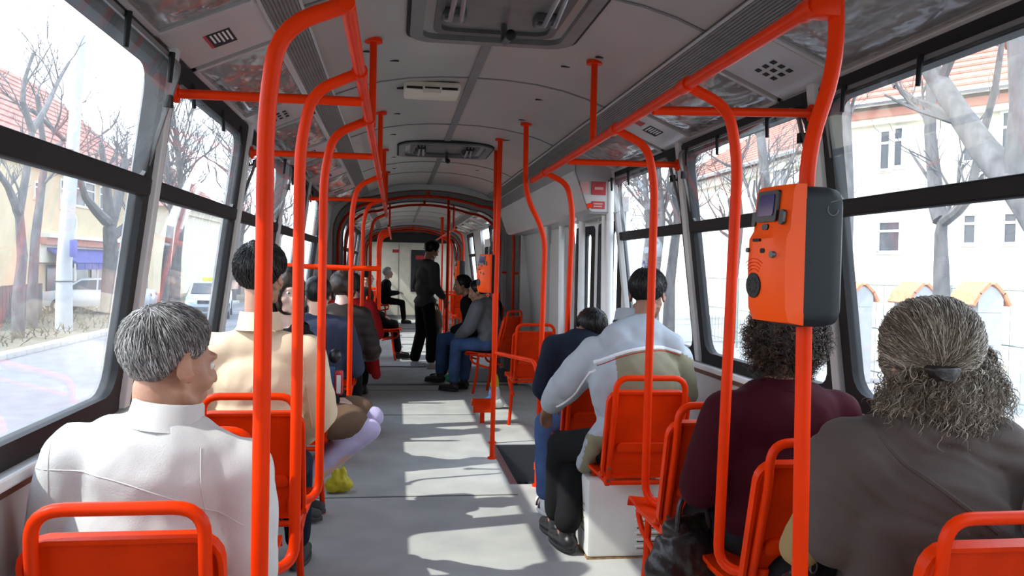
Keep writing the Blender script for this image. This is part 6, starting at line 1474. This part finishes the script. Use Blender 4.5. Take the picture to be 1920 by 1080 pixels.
# ------------------------------------------------------------------ cars
def car(label, loc, rz, paint, sign=False):
    root = empty('car', loc, rz); tag(root, label, 'car')
    prof = [(-2.05, 0.30), (-2.10, 0.62), (-1.98, 0.86), (-1.25, 0.95), (-0.55, 1.42), (0.75, 1.45), (1.55, 1.02), (2.02, 0.96), (2.10, 0.66), (2.06, 0.30)]
    bm = NB(); rows = []
    for y in (-0.80, -0.74, 0.74, 0.80):
        k = 1.0 if abs(y) < 0.78 else 0.985
        rows.append([bm.verts.new((x * k, y * (0.84 if z > 1.1 else 1.0), z - (0.0 if k == 1 else 0.02))) for x, z in prof])
    m = len(prof)
    for a, b in zip(rows, rows[1:]):
        for i in range(m): bm.faces.new((a[i], a[(i + 1) % m], b[(i + 1) % m], b[i]))
    bm.faces.new(rows[0]); bm.faces.new(rows[-1][::-1]); body = build('car_body', bm, paint, root, bevel=0.04)
    for s in (-1, 1):
        for lp in ([(-1.05, 0.98), (-0.52, 1.34), (0.05, 1.37), (0.05, 0.98)], [(0.12, 0.98), (0.12, 1.37), (0.68, 1.37), (1.22, 1.0)]):
            bm = NB(); prism(bm, lp, lambda x, z: V((x, s * (0.815 if z < 1.1 else 0.70), z)), lambda x, z: V((x, s * (0.800 if z < 1.1 else 0.66), z))); build('side_window', bm, WIND, body, smooth=False)
        for x in (-1.30, 1.30):
            bm = NB(); cyl(bm, (x, s * 0.62, 0.31), (x, s * 0.83, 0.31), 0.31, seg=20); w = build('wheel', bm, TYRE, root)
            bm = NB(); cyl(bm, (x, s * 0.825, 0.31), (x, s * 0.84, 0.31), 0.19, seg=16); build('wheel_hub', bm, M['metal'], w)
        bm = NB(); sph(bm, (-2.04, s * 0.58, 0.70), (0.06, 0.17, 0.09)); build('headlamp', bm, WINF, body)
        bm = NB(); sph(bm, (2.05, s * 0.60, 0.78), (0.05, 0.14, 0.09)); build('tail_lamp', bm, M['red'], body)
    for (x0, z0, x1, z1) in ((-1.22, 0.99, -0.60, 1.39), (0.82, 1.42, 1.50, 1.06)):
        bm = NB(); d = V((z1 - z0, 0, -(x1 - x0))).normalized() * (0.02 if x0 < 0 else 0.02); d = d if d.z > 0 else -d
        hexa(bm, [V((x0, -0.66, z0)), V((x1, -0.60, z1)), V((x1, 0.60, z1)), V((x0, 0.66, z0)), V((x0, -0.66, z0)) + d, V((x1, -0.60, z1)) + d, V((x1, 0.60, z1)) + d, V((x0, 0.66, z0)) + d]); build('windscreen', bm, WIND, body, smooth=False)
    bm = NB(); box(bm, -2.14, -2.06, -0.72, 0.72, 0.34, 0.50); build('bumper', bm, M['darkmetal'], body, smooth=False, bevel=0.02)
    bm = NB(); box(bm, -2.12, -2.08, -0.34, 0.34, 0.62, 0.76); build('grille', bm, TYRE, body, smooth=False)
    if sign:
        bm = NB(); box(bm, -0.1, 0.1, -0.3, 0.3, 1.46, 1.62); build('roof_sign', bm, C_YEL, body, smooth=False, bevel=0.02)
    return root
car('silver car parked crosswise behind the concrete post', (-12.4, 36.0, GZ + 0.08), 0.1, SILV)
car('pale blue car with a yellow roof sign, front towards the tram', (-8.0, 35.8, GZ), PI / 2 + 0.15, LBLUE, True)
car('dark green car parked behind the tile-capped pillars', (15.6, 19.8, GZ + 0.1), 0.5, DGREEN)

# ------------------------------------------------------------------ other side: building, pillars, big trees
A = at_z(1985, 155, 5.8); B = at_z(1530, 215, 5.8); A.z = B.z = 0
bl, e, n, W = house('pale cream building with clay roof seen through the window by the shawl', A, B, 5.8, 9.0, 9.0, PLAST2, [(1654, 248, 1667, 316, 1), (1680, 242, 1691, 310, 1), (1883, 213, 1905, 296, 1), (1811, 222, 1829, 300, 1), (1651, 418, 1686, 470, 1), (1810, 405, 1828, 455, 1), (1886, 402, 1905, 454, 1)], overhang=0.45)
bm = NB(); wall_quad(bm, V((0, 0, 0)), e, n, -0.3, W + 0.3, 5.8 - GZ - 0.34, 5.8 - GZ - 0.14, 0, 0.30); build('cornice_band', bm, TERRA, bl, smooth=False)
house('cream house down the street behind the second and third windows', V((15.5, 31, 0)), V((15.5, 48, 0)), 6.2, 9.5, 9.0, PLAST2, [(1455, 300, 1475, 350, 2)])
def pillar(label, px, py, X):
    p = at_x(px, py, X); root = empty('gate_pillar', (p.x, p.y, GZ + 0.1)); tag(root, label, 'pillar', None); h = p.z - GZ - 0.1
    bm = NB(); box(bm, -0.22, 0.22, -0.28, 0.28, 0, h - 0.42); build('pillar_shaft', bm, CONC, root, smooth=False, bevel=0.02)
    bm = NB(); g = [(-0.22, 0), (0.22, 0), (0.22, 0.22), (0.14, 0.36), (0.0, 0.42), (-0.14, 0.36), (-0.22, 0.22)]
    prism(bm, g, lambda u, v: V((u, -0.28, h - 0.42 + v)), lambda u, v: V((u, 0.28, h - 0.42 + v))); build('pillar_head', bm, CONC, root, smooth=False)
    for k, (u0, v0, u1, v1) in enumerate(((-0.30, 0.10, -0.19, 0.30), (-0.20, 0.28, -0.02, 0.45), (0.02, 0.45, 0.20, 0.28), (0.19, 0.30, 0.30, 0.10))):
        bm = NB(); d = V((-(v1 - v0), 0, (u1 - u0))).normalized() * 0.05
        q = [V((u0, -0.32, h - 0.42 + v0)), V((u1, -0.32, h - 0.42 + v1)), V((u1, 0.32, h - 0.42 + v1)), V((u0, 0.32, h - 0.42 + v0))]; hexa(bm, q + [x + d for x in q]); build('cap_tile', bm, CAPT, root, smooth=False)
    return root
pillar('tile-capped pillar beside the window frame', 1605, 536, 9.0); pillar('tile-capped pillar in the middle, behind the crown of the shawl woman', 1716, 536, 9.0); pillar('tile-capped pillar nearest the green car', 1836, 536, 9.0)
p0, p1 = at_x(1605, 536, 9.0), at_x(1960, 536, 9.0)
root = empty('wire_fence', (9.5, 10.5, GZ + 0.1)); tag(root, 'green wire mesh fence strung between the tile-capped pillars', 'fence')
for k in range(3):
    bm = NB(); z = 0.2 + k * 0.9; cyl(bm, (0, 0, z), (0, 16, z), 0.015, seg=6); build('fence_wire', bm, WIRE, root)
bm = NB()
for k in range(60): cyl(bm, (0, k * 0.27, 0.1), (0, k * 0.27, 2.0), 0.006, seg=4)
o = build('fence_mesh', bm, WIRE, root); tag(o, kind='stuff')
for k in range(6):
    bm = NB(); cyl(bm, (0, k * 3.1, 0), (0, k * 3.1, 2.05), 0.035, seg=8); build('fence_post', bm, WIRE, root)
a = ax_([(1766, 600), (1765, 500), (1764, 440), (1768, 408)], 6.6)
tree('bare_tree', 'grey tree trunk forking above the head of the shawl woman', [ground(a[0])] + a, 0.135, BARK, 41, 3, 0.5, 1.0, None, 5, [(ax_([(1766, 412), (1757, 390), (1752, 335), (1744, 250), (1746, 150), (1742, 60)], 6.6), 0.115), (ax_([(1770, 415), (1795, 396), (1818, 370), (1840, 262), (1866, 165), (1880, 70)], 6.6), 0.075), (ax_([(1752, 350), (1728, 315), (1704, 280)], 6.6), 0.03)])
a = ax_([(2040, 700), (1990, 470), (1905, 345), (1845, 280), (1800, 215), (1745, 130), (1700, 60)], 5.6)
a[0] = ground(a[0])
tree('bare_tree', 'thick leaning tree limb crossing the upper window pane diagonally', a, 0.19, BARK, 43, 3, 0.6, 1.2, None, 6, [(ax_([(1905, 345), (1915, 200), (1905, 80), (1890, 20)], 5.6), 0.13)])
a = ax_([(1588, 720), (1586, 520), (1592, 380), (1590, 280), (1586, 180), (1580, 100)], 8.0)
tree('bare_tree', 'upright grey trunk just behind the window pillar by the validator', [ground(a[0])] + a, 0.13, BARK, 45, 3, 0.5, 1.2, None, 7)
for k, (px, X) in enumerate(((1420, 8.2), (1372, 10.0), (1255, 8.0), (1205, 9.5), (1225, 7.4), (1120, 8.4))):
    b = at_x(px, 560, X)
    tree('bare_tree', ['bare trunk seen through the second window, beside the validator', 'bare tree behind the pole in the second window', 'bare tree seen past the stooping man', 'pale bare tree by the door side of the third window', 'bare tree nearest in the third window', 'bare tree seen through the door glass'][k],
         [ground(b), (b.x, b.y, 1.0), (b.x + 0.2, b.y, 3.0), (b.x, b.y + 0.3, 5.5)], 0.20, BARK, 60 + k, 4, 0.65, 1.7, None, 11, up=0.5)
